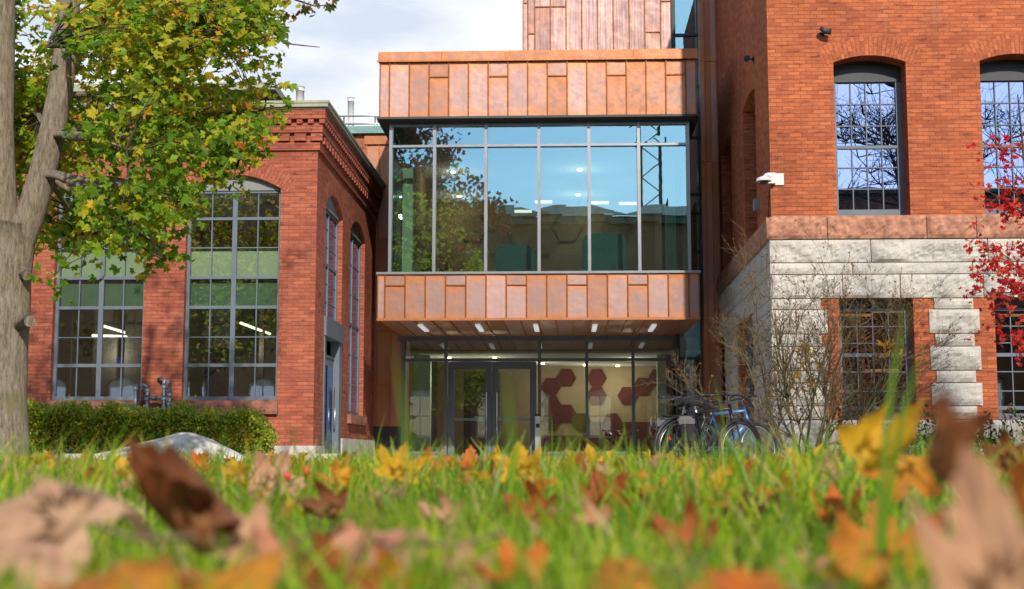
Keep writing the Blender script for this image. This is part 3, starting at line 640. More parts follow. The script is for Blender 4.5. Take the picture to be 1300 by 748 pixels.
# double doors
dx0, dxm, dx1 = PX(569, 520, YG), PX(624.5, 520, YG), PX(681, 520, YG); dzt = ztl - .045
for a, b, hs in ((dx0, dxm - .006, 1), (dxm + .006, dx1, -1)):
    mb = MB(front(YG)); st = .15; ga, gb, gz0, gz1 = a + st, b - st, .22, dzt - .17
    mb.box(a, ga, -.05, .0, .03, dzt); mb.box(gb, b, -.05, .0, .03, dzt); mb.box(ga, gb, -.05, 0, .03, gz0); mb.box(ga, gb, -.05, 0, gz1, dzt)
    dr = mb.build('door', 'frame', CB)
    q = MB(front(YG)); q.face([(ga, -.025, gz0), (gb, -.025, gz0), (gb, -.025, gz1), (ga, -.025, gz1)]); q.build('pane', 'gl_low', dr)
    xh = (gb + .035) if hs > 0 else (ga - .035)
    q = MB(front(YG)); q.tube([(xh, -.12, .28), (xh, -.12, 1.68)], .016, 8)
    for z in (.36, 1.58): q.tube([(xh, -.12, z), (xh, -.05, z)], .012, 6)
    q.build('pull_handle', 'steel', dr)
    q = MB(front(YG)); q.box(ga, gb, .02, .06, 1.03, 1.09); q.box((gb - .25) if hs > 0 else ga, gb if hs > 0 else ga + .25, .01, .07, 1.02, 1.13); q.build('push_bar', simple('teal_grey_bar', (.30, .50, .46), .35, .4), dr)
mb = MB(front(YG)); mb.box(dx0 - .1, dx1 + .1, -.25, .1, 0, .025); mb.build('threshold', 'alu', CB)
# lobby
LO = room('lobby', CB, front(YG), sm[0] - .3, sm[-1] + .5, .15, 5.2, 0.005, 2.60, 'int_tan')
mb = MB(front(YG)); mb.box(sm[0] - .3, sm[-1] + .5, .5, .6, 2.67, zlb); mb.build('bulkhead', 'int_tan', LO)
for a, b in ((525, 546), (835, 846)):
    mb = MB(); Y_ = YG + .7; mb.box(PX(a, 500, Y_), PX(b, 500, Y_), Y_, Y_ + .3, 0.005, 2.6); mb.build('column', 'col_gr', LO)
hexes('felt_hexagon', LO, YG + 5.15, [(719 + 19.4 * a, 480 + 22.4 * b + (11.2 if a % 2 else 0)) for a, b in ((0, 0), (2, 0), (2, 1), (4, 1), (5, 0), (0, 2), (-1, 1), (-1, 2), (6, 0), (1, 2), (-1, 0), (3, 2))], 'maroon', .27)
mb = MB(front(YG)); Y_ = 5.0
z_ = PZ(553, YG + 5); mb.box(PX(690, 550, YG + 5), PX(745, 550, YG + 5), Y_, Y_ + .12, 0, z_); mb.box(PX(745, 550, YG + 5), PX(850, 550, YG + 5), Y_, Y_ + .12, 0, PZ(536, YG + 5)); mb.build('wainscot', 'maroon', LO)
mb = MB(front(YG)); mb.box(sm[1] + .1, sm[1] + 1.05, 4.2, 4.3, 0, 2.4); mb.box(sm[0] + .25, sm[0] + .5, 3.0, 3.1, 0, 2.9); mb.build('dark_door', 'int_dark', LO)
lights('downlight', LO, [(570, 454), (628, 454), (689, 461), (743, 463), (801, 455), (784, 464), (832, 468)], 2.59, .05, W_l=11)
# glazed slot between box and right building, copper tower, pilaster
xt0, xt1, xg1 = PX(664, 40, YT), PX(853, 40, YT), PX(888.5, 40, YT); XP0, XP1 = PX(892, 300, 31), PX(914.5, 300, 31)
ZT = 13.5
sp = (xt1 - xt0) / 9.45; seams = [xt0, xt0 + .12] + [xt0 + .28 + sp * k for k in range(9)] + [xt1]; 
jn = {}
for k in range(len(seams) - 1): jn[k] = [PZ(y, YT, 750) for y in random.sample([-60, -30, 3, 38, 42, 8, -10, -80, -95], 1 + (k % 3 == 0))]
seams = sorted(seams)
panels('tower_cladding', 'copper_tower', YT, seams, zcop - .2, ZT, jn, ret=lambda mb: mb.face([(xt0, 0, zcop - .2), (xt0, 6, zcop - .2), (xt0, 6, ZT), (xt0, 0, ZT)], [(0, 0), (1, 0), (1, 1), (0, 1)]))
mb = MB(front(YT))
for x in (xt1 + .03, xg1 - .03): mb.box(x - .045, x + .045, -.07, .05, 0, ZT)
ys_ = [45, 175, 247, 271, 455, 480, 540, -40, 110, 320, 375]
for y in ys_: z = PZ(y, YT, 870); mb.box(xt1 + .075, xg1 - .075, -.05, .05, z - .03, z + .03)
gf = mb.build('slot_glazing_frame', 'frame_dk', CB)
q = MB(front(YT)); q.face([(xt1 + .05, 0, .05), (xg1 - .05, 0, .05), (xg1 - .05, 0, ZT), (xt1 + .05, 0, ZT)]); q.build('pane', 'gl_up', gf)
mb = MB(); mb.box(xt1 - .2, XP1, YT + 1.3, YT + 1.4, 0, ZT); mb.box(xt0, XP1, YT + .2, YT + 5, ZT, ZT + .1); mb.build('stair_wall', 'int_dark', CB)
mb = MB(); Yp = 31.0
z_ = 0
cuts = [0, 1.25, 2.7, PZ(205, Yp, 900), PZ(78, Yp, 900), 11.3, ZT]
for a, b in zip(cuts, cuts[1:]):
    x = XP0
    for wd in (.10, .14, XP1 - XP0 - .24):
        mb.box(x, x + wd - .004, Yp + random.random() * .02, Yp + .4, a, b - .006, (random.random(), 0, 0, 1), True); x += wd
mb.box(XP0 + .092, XP0 + .106, Yp - .03, Yp, 0, ZT); mb.box(XP1 - .04, XP1 - .028, Yp - .03, Yp, 0, ZT)
mb.build('corner_pilaster', 'copper_wall', CB)
# left return wall
mb = MB(front(YG)); xl = PX(465.5, 200, YG); xr = PX(511, 500, YG); zt_ = PZ(176, YG, 478)
xs_ = [xl, xl + .30, xl + .62, xr]
for k in range(3):
    zc_ = [0.9, 1.6 + .25 * k, 3.1, 5.0 + .3 * k, 6.6, zt_]
    for a, b in zip(zc_, zc_[1:]): mb.face([(xs_[k], 0, a), (xs_[k + 1], 0, a), (xs_[k + 1], 0, b), (xs_[k], 0, b)], [(0, 0), (1, 0), (1, 1), (0, 1)], (random.random(), 0, 0, 1)); mb.box(xs_[k], xs_[k + 1], -.02, .0, b - .012, b + .01)
    mb.box(xs_[k] - .012, xs_[k] + .012, -.035, .01, .9, zt_)
mb.box(xl - .05, xr, -.06, .3, zt_ - .15, zt_ + .05); mb.build('return_wall', 'copper_wall', CB)
mb = MB(front(YG)); mb.box(xl, xr, -.01, .2, 0, .9); mb.build('dark_base', 'black', CB)
rebase(CB, (0, YB, 0))
# door operator post
op_ = empty('door_operator_post'); tag(op_, 'slim silver post with black cap and push pad standing right of the double doors', 'post')
p = P(683, 590, YG - .35); mb = MB(); mb.box(p.x - .065, p.x + .065, p.y - .05, p.y + .05, 0, 1.12); mb.build('post', 'steel', op_)
mb = MB(); mb.box(p.x - .068, p.x + .068, p.y - .055, p.y + .055, 1.121, 1.17); mb.build('cap', 'black', op_)
mb = MB(); mb.box(p.x - .045, p.x + .045, p.y - .06, p.y - .0501, .86, .95); mb.build('push_pad', 'black', op_)
rebase(op_, (p.x, p.y, 0))
# =================================================================== right building
YR = 23.2; XR = PX(977, 180, YR)
RB = empty('stone_base_building'); tag(RB, 'tall orange-red brick building on a rock-faced white granite base, at the right', 'building')
zb0 = PZ(275.5, YR, 1100); zb1 = PZ(304, YR, 1100); ZR = 12.5; XR1 = 16
def uo(a, b): return op(a, b, zb0 + .02, PZ(79, YR, 1105), PZ(72.5, YR, 1105) - PZ(79, YR, 1105) + .03, dep=.46)
U1 = uo(PX(1060.5, 180, YR), PX(1153, 180, YR)); dU = PX(1247.5, 180, YR) - PX(1060.5, 180, YR)
Us = [dict(U1, u0=U1['u0'] + dU * k, u1=U1['u1'] + dU * k) for k in range(4)]
mb = MB(front(YR)); wall(mb, XR, XR1, zb0, ZR, Us)
for o_ in Us: arch_ring(mb, o_, .34, .12)
mb.mp = sideR(XR)
ya, za1 = S(959, 150, XR); yb_, _ = S(943.5, 150, XR); yc, _ = S(928.5, 210, XR); yd, _ = S(916, 210, XR)
SO = [op(ya, yb_, zb0 + .02, U1['zs'] , .10, dep=.5), op(yc, min(yd, 30.6), zb0 + .02, U1['zs'], .10, dep=.5)]
wall(mb, YR, 31.4, zb0, ZR, SO)
for o_ in SO: arch_ring(mb, o_, .3, .08)
mb.build('wall', 'brick_r', RB)
mb = MB(front(YR)); mb.box(XR + .4, XR1, .48, 9, ZR, ZR + .2); mb.build('roof', 'roof', RB)
def uwin(o_, mp_, gl='gl_dark', sideface=False):
    u0, u1, z0, z1 = o_['u0'] , o_['u1'], o_['z0'] , o_['zs'] 
    o2 = dict(o_); fw = .10; n = 4
    iw = u1 - u0 - 2 * fw; cols = [(u0 + fw + iw * k / n, .018) for k in range(1, n)]
    hh = z1 - z0; rows = [(z0 + hh * (1 - q), t_) for q, t_ in ((.05, hh * .095), (.24, .018), (.385, .018), (.525, .055), (.66, .018), (.80, .018), (.945, .05))]
    hp = MB(mp_); hp.box(u0 + .002, u1 - .002, .345, .358, z1 - hh * .095, z1 + .002); hp.build('head_shadow', 'frame_dk', RB)  # dark sheet painting the shadow the arch casts on the recessed head
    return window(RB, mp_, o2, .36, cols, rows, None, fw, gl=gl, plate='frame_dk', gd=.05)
for o_ in Us: uwin(o_, front(YR))
for o_ in SO: uwin(o_, sideR(XR))
# sandstone band
mb = MB(front(YR)); x = XR - .09; edges = [x, PX(1050, 290, YR), PX(1176, 290, YR), PX(1239, 290, YR), PX(1330, 290, YR)] 
while edges[-1] < XR1: edges.append(edges[-1] + random.uniform(.8, 1.5))
for a, b in zip(edges, edges[1:]): rock(mb, a, b - .014, zb1 + .008, zb0, -.06, .2, .075)
mb.mp = sideR(XR); y = YR - .06
while y < 31: b = y + random.uniform(.9, 1.4); rock(mb, y + (.01 if y > YR else 0), min(b, 31.2) - .008, zb1 + .004, zb0, -.07, .2, .04, .07, smooth=True); y = b
mb.build('sandstone_band', 'sand', RB)
mb = MB(); mb.box(XR + .0, XR1, YR - .055, YR + .3, zb0 - .02, zb0 + .018); mb.build('window_ledge', 'sand', RB)
# granite base
rz = [PZ(y, YR, 1100) for y in (304, 333.5, 348.5, 379)]
def lo(a, b): return op(a, b, PZ(533, YR, 1110), rz[3], 0, dep=.40)
L1 = lo(PX(1067, 455, YR), PX(1161.5, 455, YR)); Ls = [L1] + [dict(L1, u0=L1['u0'] + dU * k * 1.04, u1=L1['u1'] + dU * k * 1.04) for k in (1, 2)]
gm = MB(front(YR)); xc = XR - .05
gm2 = MB(front(YR)); 
def course_blocks(mb, a, b, z0, z1, lo_=.55, hi=1.3, cell=.04):
    x = a
    while x < b - .01:
        n = x + random.uniform(lo_, hi)
        if b - n < lo_ * .7: n = b
        rock(mb, x + .008, n - .008, z0 + .008, z1 - .008, -.03, .3, .068 if z1 - z0 > .25 else .045, cell); x = n
course_blocks(gm, xc, XR1, rz[1], rz[0], 1.0, 2.0); course_blocks(gm, xc, XR1, rz[2], rz[1], 1.2, 2.4); course_blocks(gm, xc, XR1, rz[3], rz[2], .8, 1.6)
low = [PZ(y, YR, 1100) for y in (379, 393, 424, 440, 470.5, 486, 515.5, 533)]
for k in range(7):
    z1, z0 = low[k], low[k + 1]; wide = k % 2 == 1
    course_blocks(gm, xc, PX(1052 if wide else 1044, 455, YR), z0, z1, .4, .7)
    for q in range(len(Ls) - 1):
        off = Ls[q]['u0'] - L1['u0']; a, b = (1181, 1245) if wide else (1188, 1237.5); rock(gm, PX(a, 455, YR) + off, PX(b, 455, YR) + off, z0 + .008, z1 - .008, -.03, .2, .085)
    course_blocks(gm, Ls[-1]['u1'] + .3, XR1, z0, z1)
course_blocks(gm, xc, XR1, -.02, low[-1] - .002, .8, 1.6)
gs = MB(sideR(XR))
LSD = op(S(957, 455, XR)[0], S(939, 455, XR)[0], low[-1], rz[3], 0, dep=.4)
LSE = op(S(921, 455, XR)[0], S(912, 455, XR)[0], low[-1], rz[3], 0, dep=.4)
zr_ = [rz[0], rz[1], rz[2], rz[3]] + low[1:] + [-.02]
for z1, z0 in zip(zr_, zr_[1:]):
    segs = [(YR - .03, 31.2)] if (z1 > rz[3] + .01 or z1 <= low[-1] + .01) else [(YR - .03, LSD['u0'] - .22), (LSD['u1'] + .22, LSE['u0'] - .2)]
    for a, b in segs: course_blocks(gs, a, b, z0, z1, .6, 1.2, .08)
go = gm.build('granite_base', 'granite', RB); gs.build('granite_base', 'granite', RB)
# brick jambs behind and between the granite
mb = MB(front(YR)); wall(mb, XR - .02, XR1, -.02, zb1, Ls, dep=.4); mb.mp = sideR(XR - .0); wall(mb, YR, 31.3, -.02, zb1, [LSD, LSE]); mb.build('brick_jamb', 'brick_r', RB)
for o_ in Ls:
    u0, u1, z0, z1 = o_['u0'], o_['u1'], o_['z0'], o_['zs']; fw = .085; iw = u1 - u0 - 2 * fw; hh = z1 - z0
    rows = [(z0 + hh * (1 - q), t_) for q, t_ in ((.08, .05), (.22, .018), (.36, .018), (.46, .06), (.60, .018), (.76, .018), (.9, .06))]
    window(RB, front(YR), o_, .28, [(u0 + fw + iw * k / 4, .018) for k in (1, 2, 3)], rows, None, fw, gl='gl_lo_r')
for o_ in (LSD, LSE): window(RB, sideR(XR), o_, .15, [], [((o_['z0'] + o_['zs']) / 2, .05)], None, .2, gl='gl_lo_r')
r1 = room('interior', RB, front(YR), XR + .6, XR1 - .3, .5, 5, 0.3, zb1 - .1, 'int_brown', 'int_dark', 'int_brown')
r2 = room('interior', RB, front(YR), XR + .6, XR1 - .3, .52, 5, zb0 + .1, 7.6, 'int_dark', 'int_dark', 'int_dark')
mb = MB(); 
for px, py in ((1085, 400), (1130, 395), (1290, 400), (1120, 470)): p = P(px, py, YR + 2.5); mb.box(p.x - .3, p.x + .3, p.y, p.y + .1, p.z - .02, p.z + .02)
mb.build('glow_bar', emis('amber_glow', (1, .55, .22), .5), r1)  # glowing bars added behind the panes in place of reflected orange-brown trees
rebase(RB, (XR + 4, YR, 0))
# wall lamps
def wall_lamp(base, nrm, label, side):
    rt = empty('wall_lamp'); tag(rt, label, 'lamp', 'black spotlights on the brick wall'); b = Vector(base); n = Vector(nrm); x = Vector((-n.y, n.x, 0))
    mb = MB(); mb.tube([b, b + n * .03], .05, 12, smooth=False); mb.tube([b + n * .03, b + n * .12], .018, 8); mb.build('bracket', 'black', rt)
    mb = MB(); c = b + n * .14 + x * side * .02; mb.tube([c + Vector((0, 0, .05)) - x * side * .08, c - Vector((0, 0, .01)), c - Vector((0, 0, .02)) + x * side * .10], [.035, .05, .055], 12); mb.build('lamp_head', 'frame_dk', rt)
    rebase(rt, b); return rt
wall_lamp(P(1044, 42, YR), (0, -1, 0), 'black spotlight on the sunlit brick above the arched window', 1)
y_, z_ = S(957, 75, XR); wall_lamp((XR, y_, z_), (-1, 0, 0), 'black spotlight on the shaded side wall of the brick corner', 1)
# security camera
rt = empty('security_camera'); tag(rt, 'white dome security camera on an arm at the brick corner above the stone band', 'camera')
b = P(985, 228, YR - .005); mb = MB(); mb.box(b.x - .02, b.x + .13, b.y - .03, b.y, b.z - .1, b.z + .1); mb.box(b.x - .16, b.x - .021, b.y - .12, b.y - .02, b.z - .085, b.z + .095); mb.build('mount_box', 'white', rt)
mb = MB(); mb.tube([b + Vector((-.10, -.1, .03)), b + Vector((-.2, -.24, .03)), b + Vector((-.24, -.26, -.02))], .032, 10); mb.build('arm', 'white', rt)
c = b + Vector((-.24, -.26, -.05)); mb = MB(); mb.tube([c + Vector((0, 0, .05)), c + Vector((0, 0, .02)), c + Vector((0, 0, -.03))], [.05, .12, .13], 20); mb.build('housing', 'white', rt)
mb = MB(); mb.tube([c + Vector((0, 0, -.03)), c + Vector((0, 0, -.06)), c + Vector((0, 0, -.085))], [.085, .07, .03], 16); mb.build('dome', 'black', rt)
mb = MB(); y1_, z1_ = S(978, 240, XR); mb.tube([(XR - .01, YR + .1, z1_), (XR - .02, YR + .2, z1_ - .5), (XR - .02, YR + .5, z1_ - .75), (XR - .02, YR + .9, z1_ - .6)], .008, 5); mb.build('cable', 'black', rt)
rebase(rt, b)
y_, z_ = S(964, 260, XR); mb = MB(); mb.box(XR - .1, XR, y_ - .1, y_ + .1, z_ - .1, z_ + .1); jb = mb.build('junction_box', 'spandrel'); tag(jb, 'small grey junction box on the side wall below the camera', 'box')
# =================================================================== opposite side of the street (seen in the glass)
OB = empty('opposite_building'); tag(OB, 'long brown brick building with slate roof and dormers reflected in the upper glazing', 'building')
YO = -32.0; app = 2 * YU - YO
zro = PZ(283, app, 700); mb = MB(); ops = [op(-40 + 4.2 * k, -40 + 4.2 * k + 1.7, 1.4, 4.4, .4, dep=.3) for k in range(19)]
mb.mp = lambda u, d, z: (u, YO - d, z); wall(mb, -45, 42, 0, zro, ops); mb.build('wall', 'brick_o', OB)
mb = MB(lambda u, d, z: (u, YO - d, z)); mb.box(-45, 42, -.4, 12, zro + .002, zro + .3); mb.build('roof', 'slate', OB)
for px in (640, 738, 868, 560, 480): 
    x = PX(px, 270, app); mb = MB(lambda u, d, z: (u, YO - d, z)); mb.box(x - 3.4, x + 3.4, 1.2, 6, zro + .3, zro + .75)
    mb.face([(x - 3.7, 1, zro + .75), (x + 3.7, 1, zro + .75), (x + 1.4, 3.4, zro + 1.8), (x - 1.4, 3.4, zro + 1.8)]); mb.face([(x - 3.7, 6, zro + .75), (x + 3.7, 6, zro + .75), (x + 1.4, 3.4, zro + 1.8), (x - 1.4, 3.4, zro + 1.8)])
    mb.build('dormer', 'slate', OB)
for k, o_ in enumerate(ops): window(OB, lambda u, d, z: (u, YO - d, z), o_, .2, [((o_['u0'] + o_['u1']) / 2, .08)], [(2.9, .1)], None, .14, fm='white', gl='gl_dark', plate='white')
rebase(OB, (0, YO, 0))
# crane mast
cm = MB(); xcn = PX(837, 250, 2 * YU + 50); zt_ = PZ(158, 2 * YU + 50, 837); hw = .75
for a, b in ((-hw, -hw), (hw, -hw), (-hw, hw), (hw, hw)): cm.tube([(xcn + a, -50 + b, 0), (xcn + a, -50 + b, zt_)], .07, 4)
z = 0
while z < zt_: cm.tube([(xcn - hw, -50 + hw, z), (xcn + hw, -50 + hw, z + 1.2)], .045, 4); cm.tube([(xcn + hw, -50 + hw, z + 1.2), (xcn - hw, -50 + hw, z + 2.4)], .045, 4); z += 2.4
cr_ = cm.build('crane_mast', 'frame_dk'); tag(cr_, 'dark lattice crane mast reflected in the right upper pane', 'crane')
# =================================================================== leaves and trees
def leaf_template(hi=False):
    """five-lobed leaf in XY, stem end near the origin, length about 1"""
    if hi:
        half = [(0, 1.0), (5, .86), (9, .84), (11, .70), (17, .72), (19, .58), (25, .47), (30, .55), (36, .72), (38, .80), (43, .83), (49, .97), (54, .84), (59, .80), (61, .68), (69, .62), (77, .46), (88, .50), (96, .62), (104, .70), (111, .62), (118, .56), (127, .42), (140, .33), (158, .26), (173, .12)]
    else:
        half = [(0, 1.0), (10, .74), (16, .72), (26, .54), (38, .76), (50, .97), (60, .74), (78, .52), (98, .70), (116, .55), (150, .36)]
    pts = [(a, r) for a, r in half] + [(180, .06)] + [(-a, r) for a, r in half[:0:-1]]
    out = [(r * math.sin(R(a)), .18 + r * math.cos(R(a)) * .85, a, r) for a, r in pts]; return out
LO_T = leaf_template(); HI_T = leaf_template(True)
def tpl_mesh(T):
    V = [(0, .18, 0)] + [(x, y, 0) for x, y, a, r in T]; n = len(T)
    F = [(0, 1 + k, 1 + (k + 1) % n) for k in range(n)]
    return np.array(V, float), np.array(F)
TV, TF = tpl_mesh(LO_T)
TV[:, 1] -= .1
def scatter(name, pts, sizes, normals, cols, m, parent=None, T=(TV, TF), fold=.35, droop=None):
    """many leaves in one mesh; normals (n,3); spin random or tip pointing along droop"""
    V0, F0 = T; n = len(pts); k = len(V0)
    nr = normals / np.linalg.norm(normals, axis=1, keepdims=True)
    t = rng.normal(size=(n, 3)) if droop is None else rng.normal(size=(n, 3)) * .55 + np.array(droop)
    t = t - nr * (t * nr).sum(1, keepdims=True); t /= np.linalg.norm(t, axis=1, keepdims=True); s = np.cross(t, nr)
    aa = rng.uniform(0, 6.28, (n, 1)); fr = rng.uniform(1.5, 4.5, (n, 1)); cru = rng.uniform(.03, .16, (n, 1)) * (1 + fold)
    z = cru * np.sin(fr * (V0[None, :, 0] * np.cos(aa) + V0[None, :, 1] * np.sin(aa)) * 2 + aa * 3) + rng.normal(0, .035, (n, k))
    z = z + fold * np.abs(V0[:, 0])[None, :] * rng.uniform(-.3, 1, (n, 1)) - rng.uniform(-.2, .5, (n, 1)) * (V0[:, 1] ** 2)[None, :]
    V = pts[:, None, :] + sizes[:, None, None] * (V0[None, :, 0:1] * s[:, None, :] + V0[None, :, 1:2] * t[:, None, :] + z[:, :, None] * nr[:, None, :])
    F = (F0[None] + (np.arange(n) * k)[:, None, None]).reshape(-1, 3); C = np.repeat(cols, k, 0)
    return npmesh(name, V.reshape(-1, 3), F, C, m, parent)
def inpoly(x, y, poly):
    c = False; j = len(poly) - 1
    for i in range(len(poly)):
        if (poly[i][1] > y) != (poly[j][1] > y) and x < (poly[j][0] - poly[i][0]) * (y - poly[i][1]) / (poly[j][1] - poly[i][1]) + poly[i][0]: c = not c
        j = i
    return c
def wiggle(a, b, n=6, amp=.1, sag=0.0):
    a = Vector(a); b = Vector(b); L_ = (b - a).length; out = []; o1 = Vector([random.uniform(-1, 1) for _ in range(3)])
    for k in range(n + 1):
        t = k / n; p = a.lerp(b, t) + o1 * amp * L_ * math.sin(math.pi * t) + Vector((0, 0, sag * L_ * math.sin(math.pi * t)))
        if 0 < k < n: p += Vector([random.uniform(-1, 1) for _ in range(3)]) * amp * L_ * .18
        out.append(p)
    return out
# ---- maple at the left
MT = empty('maple_tree'); tag(MT, 'large maple with forked grey trunk and green to yellow leaves, at the left edge', 'tree')
YM = 14.0
def pth(lst, Y=YM): return [P(x, y, Y + (dy[0] if dy else 0)) for x, y, *dy in lst]
mb = MB()
tr = pth([(-6, 640), (-4, 600), (0, 560), (0, 500), (3, 440), (4, 400), (8, 350), (14, 310), (20, 285)]); tr[0].z = -.05
rads = [.40, .33, .29, .265, .255, .27, .25, .24, .20]
mb.tube(tr, rads, 20)
sr = pth([(8, 345), (22, 310), (38, 275), (54, 220), (66, 170), (76, 120), (84, 60), (88, 0), (96, -80, .2), (120, -190, .5), (150, -300, 1)]); mb.tube(sr, [.19, .17, .15, .138, .133, .130, .12, .11, .10, .08, .05], 16)
sl = pth([(6, 345), (2, 300), (0, 240), (-2, 160), (0, 80), (2, 0), (0, -100, -.3), (-20, -220, -.6), (-40, -330, -1)]); mb.tube(sl, [.20, .18, .165, .155, .15, .14, .12, .09, .05], 16)
st = pth([(18, 410), (38, 408, -.35)]); mb.tube(st, [.10, .06], 10)
st = pth([(26, 344), (34, 350, -.2)]); mb.tube(st, [.08, .05], 10)
mb.build('trunk', 'bark', MT)
CROWN = [(-420, -330), (420, -330), (372, -60), (350, 0), (343, 45), (349, 95), (343, 150), (320, 205), (302, 236), (285, 225), (262, 190), (246, 215), (247, 272), (215, 272), (222, 338), (205, 348), (170, 300), (125, 295), (95, 352), (68, 358), (50, 318), (30, 260), (-60, 340), (-420, 340)]
limbs = []
tips = [(330, 40, -1.5), (335, 140, -1), (300, 215, -1.6), (240, 260, -1.8), (210, 330, -2), (150, 280, .5), (200, 120, 1.5), (260, 20, .5), (150, 30, 2.0), (380, -120, -1), (250, -160, 1), (100, -200, -1), (-80, 60, 2), (-150, 200, -1), (-250, 20, .5), (-200, -200, 0), (-330, 150, -1), (20, 140, 2.5), (110, 300, 1.2), (160, 190, -2.4), (60, 60, -2)]
tw = MB(); lm = MB()
for (x, y, dy) in tips:
    src = sr if x > 10 else sl; t = random.uniform(.25, .75); 
    k = min(range(1, len(src) - 2), key=lambda q: abs(src[q].z - (P(x, y, YM).z - (.2 if y > 0 else 1.0)))); k = min(max(k + random.choice((-1, 0, 1)), 3), 7)
    w_ = wiggle(src[k], P(x, y, YM + dy), 8, .03, .02); limbs.append(w_); lm.tube(w_, [.036 * (1 - .85 * j / 8) + .004 for j in range(9)], 8)
LP = np.array([p for l_ in limbs for p in l_[2:]])
cl = []; tries = 0
while len(cl) < 1050 and tries < 60000:
    tries += 1
    if random.random() < .72: x = random.uniform(-20, 352); y = random.uniform(-30, 360)
    else: x = random.uniform(-420, 420); y = random.uniform(-330, 340)
    if not inpoly(x, y, CROWN): continue
    if x > 20 and y > 0 and mnoise.noise(Vector((x / 55, y / 45, 1.7))) < -.22: continue
    if 0 < x < 110 and y < 60 and random.random() < .55: continue
    if y > 235 and random.random() < .2: continue
    if x < 118 and y < 335: cl.append(P(x, y, YM + random.uniform(.7, 3.0))) if random.random() < .75 else None
    else: cl.append(P(x, y, YM + random.uniform(-2.4, 2.6)))
pts = []; nrm = []
for c in cl:
    d = np.linalg.norm(LP - np.array(c), axis=1); a = Vector(LP[d.argmin()]); 
    if d.min() > 2.6: continue
    w_ = wiggle(a, c, 5, .09, .06); tw.tube(w_, [.010, .008, .007, .005, .004, .003], 4, cap=False)
    out = (c - P(60, 200, YM)); out.normalize()
    for q in range(14):
        t = random.uniform(.35, 1.12); p = w_[min(5, int(t * 5))].lerp(w_[min(5, int(t * 5) + 1)], .5) + Vector([random.gauss(0, .13), random.gauss(0, .15), random.gauss(-.04, .10)])
        pts.append(p); nrm.append(Vector((random.gauss(0, .55), random.gauss(-.45, .5), random.gauss(.55, .4))) + out * .2)
tw.build('twigs', 'twig', MT); lm.build('limbs', 'bark', MT)
pts = np.array(pts); nrm = np.array(nrm); n = len(pts)
def leafcols(n, pts, yel):
    g = np.array([(.17, .33, .014), (.24, .40, .018), (.36, .46, .025), (.13, .25, .014)])[rng.integers(0, 4, n)]
    y = np.array([(.66, .48, .03), (.60, .52, .04), (.72, .44, .03), (.66, .26, .03)])[rng.choice(4, n, p=[.35, .35, .2, .1])]
    ygr = np.array([(.50, .50, .03)]); r_ = rng.random(n)
    return np.where((r_ < yel)[:, None], y, np.where((r_ < (yel * 2.2 + .10))[:, None], ygr, g)) * rng.uniform(.75, 1.2, (n, 1))
cn = np.array([mnoise.noise(Vector(p) * .9) for p in pts]); hgt = (pts[:, 2] - 2.2) / 4
yel = np.clip(.03 + .30 * np.clip(hgt, 0, 1) + .45 * np.clip(cn, -.3, .5) * np.clip(hgt + .2, 0, 1) + .01, .008, .45)
scatter('crown', pts, rng.uniform(.056, .102, n), nrm, leafcols(n, pts, yel), 'leaf', MT, droop=(0, 0, -.8))
rebase(MT, (tr[0].x, tr[0].y, 0))
# loose twig with reddish leaves at the top edge, from a second tree above the frame
TT = empty('overhanging_branch'); tag(TT, 'bare-tipped twig with a few rust and green leaves hanging at the top of the sky', 'branch')
mb = MB(); a = P(250, -60, 12.5); t1 = [a, P(300, -12, 12.5), P(345, 38, 12.5), P(360, 55, 12.5), P(385, 58, 12.5), P(406, 60, 12.5)]; mb.tube(t1, [.02, .014, .010, .008, .006, .004], 5)
t2 = [a, P(340, -25, 12.3), P(375, 0, 12.3), P(400, 8, 12.3), P(420, 6, 12.3)]; mb.tube(t2, [.02, .014, .01, .007, .004], 5); mb.build('twig', 'twig', TT)
pp = []; 
for _ in range(34): q = P(random.uniform(362, 425), random.uniform(-12, 20) , 12.3 + random.uniform(-.15, .15)); pp.append(q)
pp = np.array(pp); scatter('leaves', pp, rng.uniform(.04, .07, len(pp)), rng.normal(size=(len(pp), 3)) + np.array([0, -1, .3]), np.array([(.16, .10, .03), (.30, .10, .04), (.10, .14, .02)])[rng.integers(0, 3, len(pp))], 'leaf', TT, droop=(0, 0, -1))
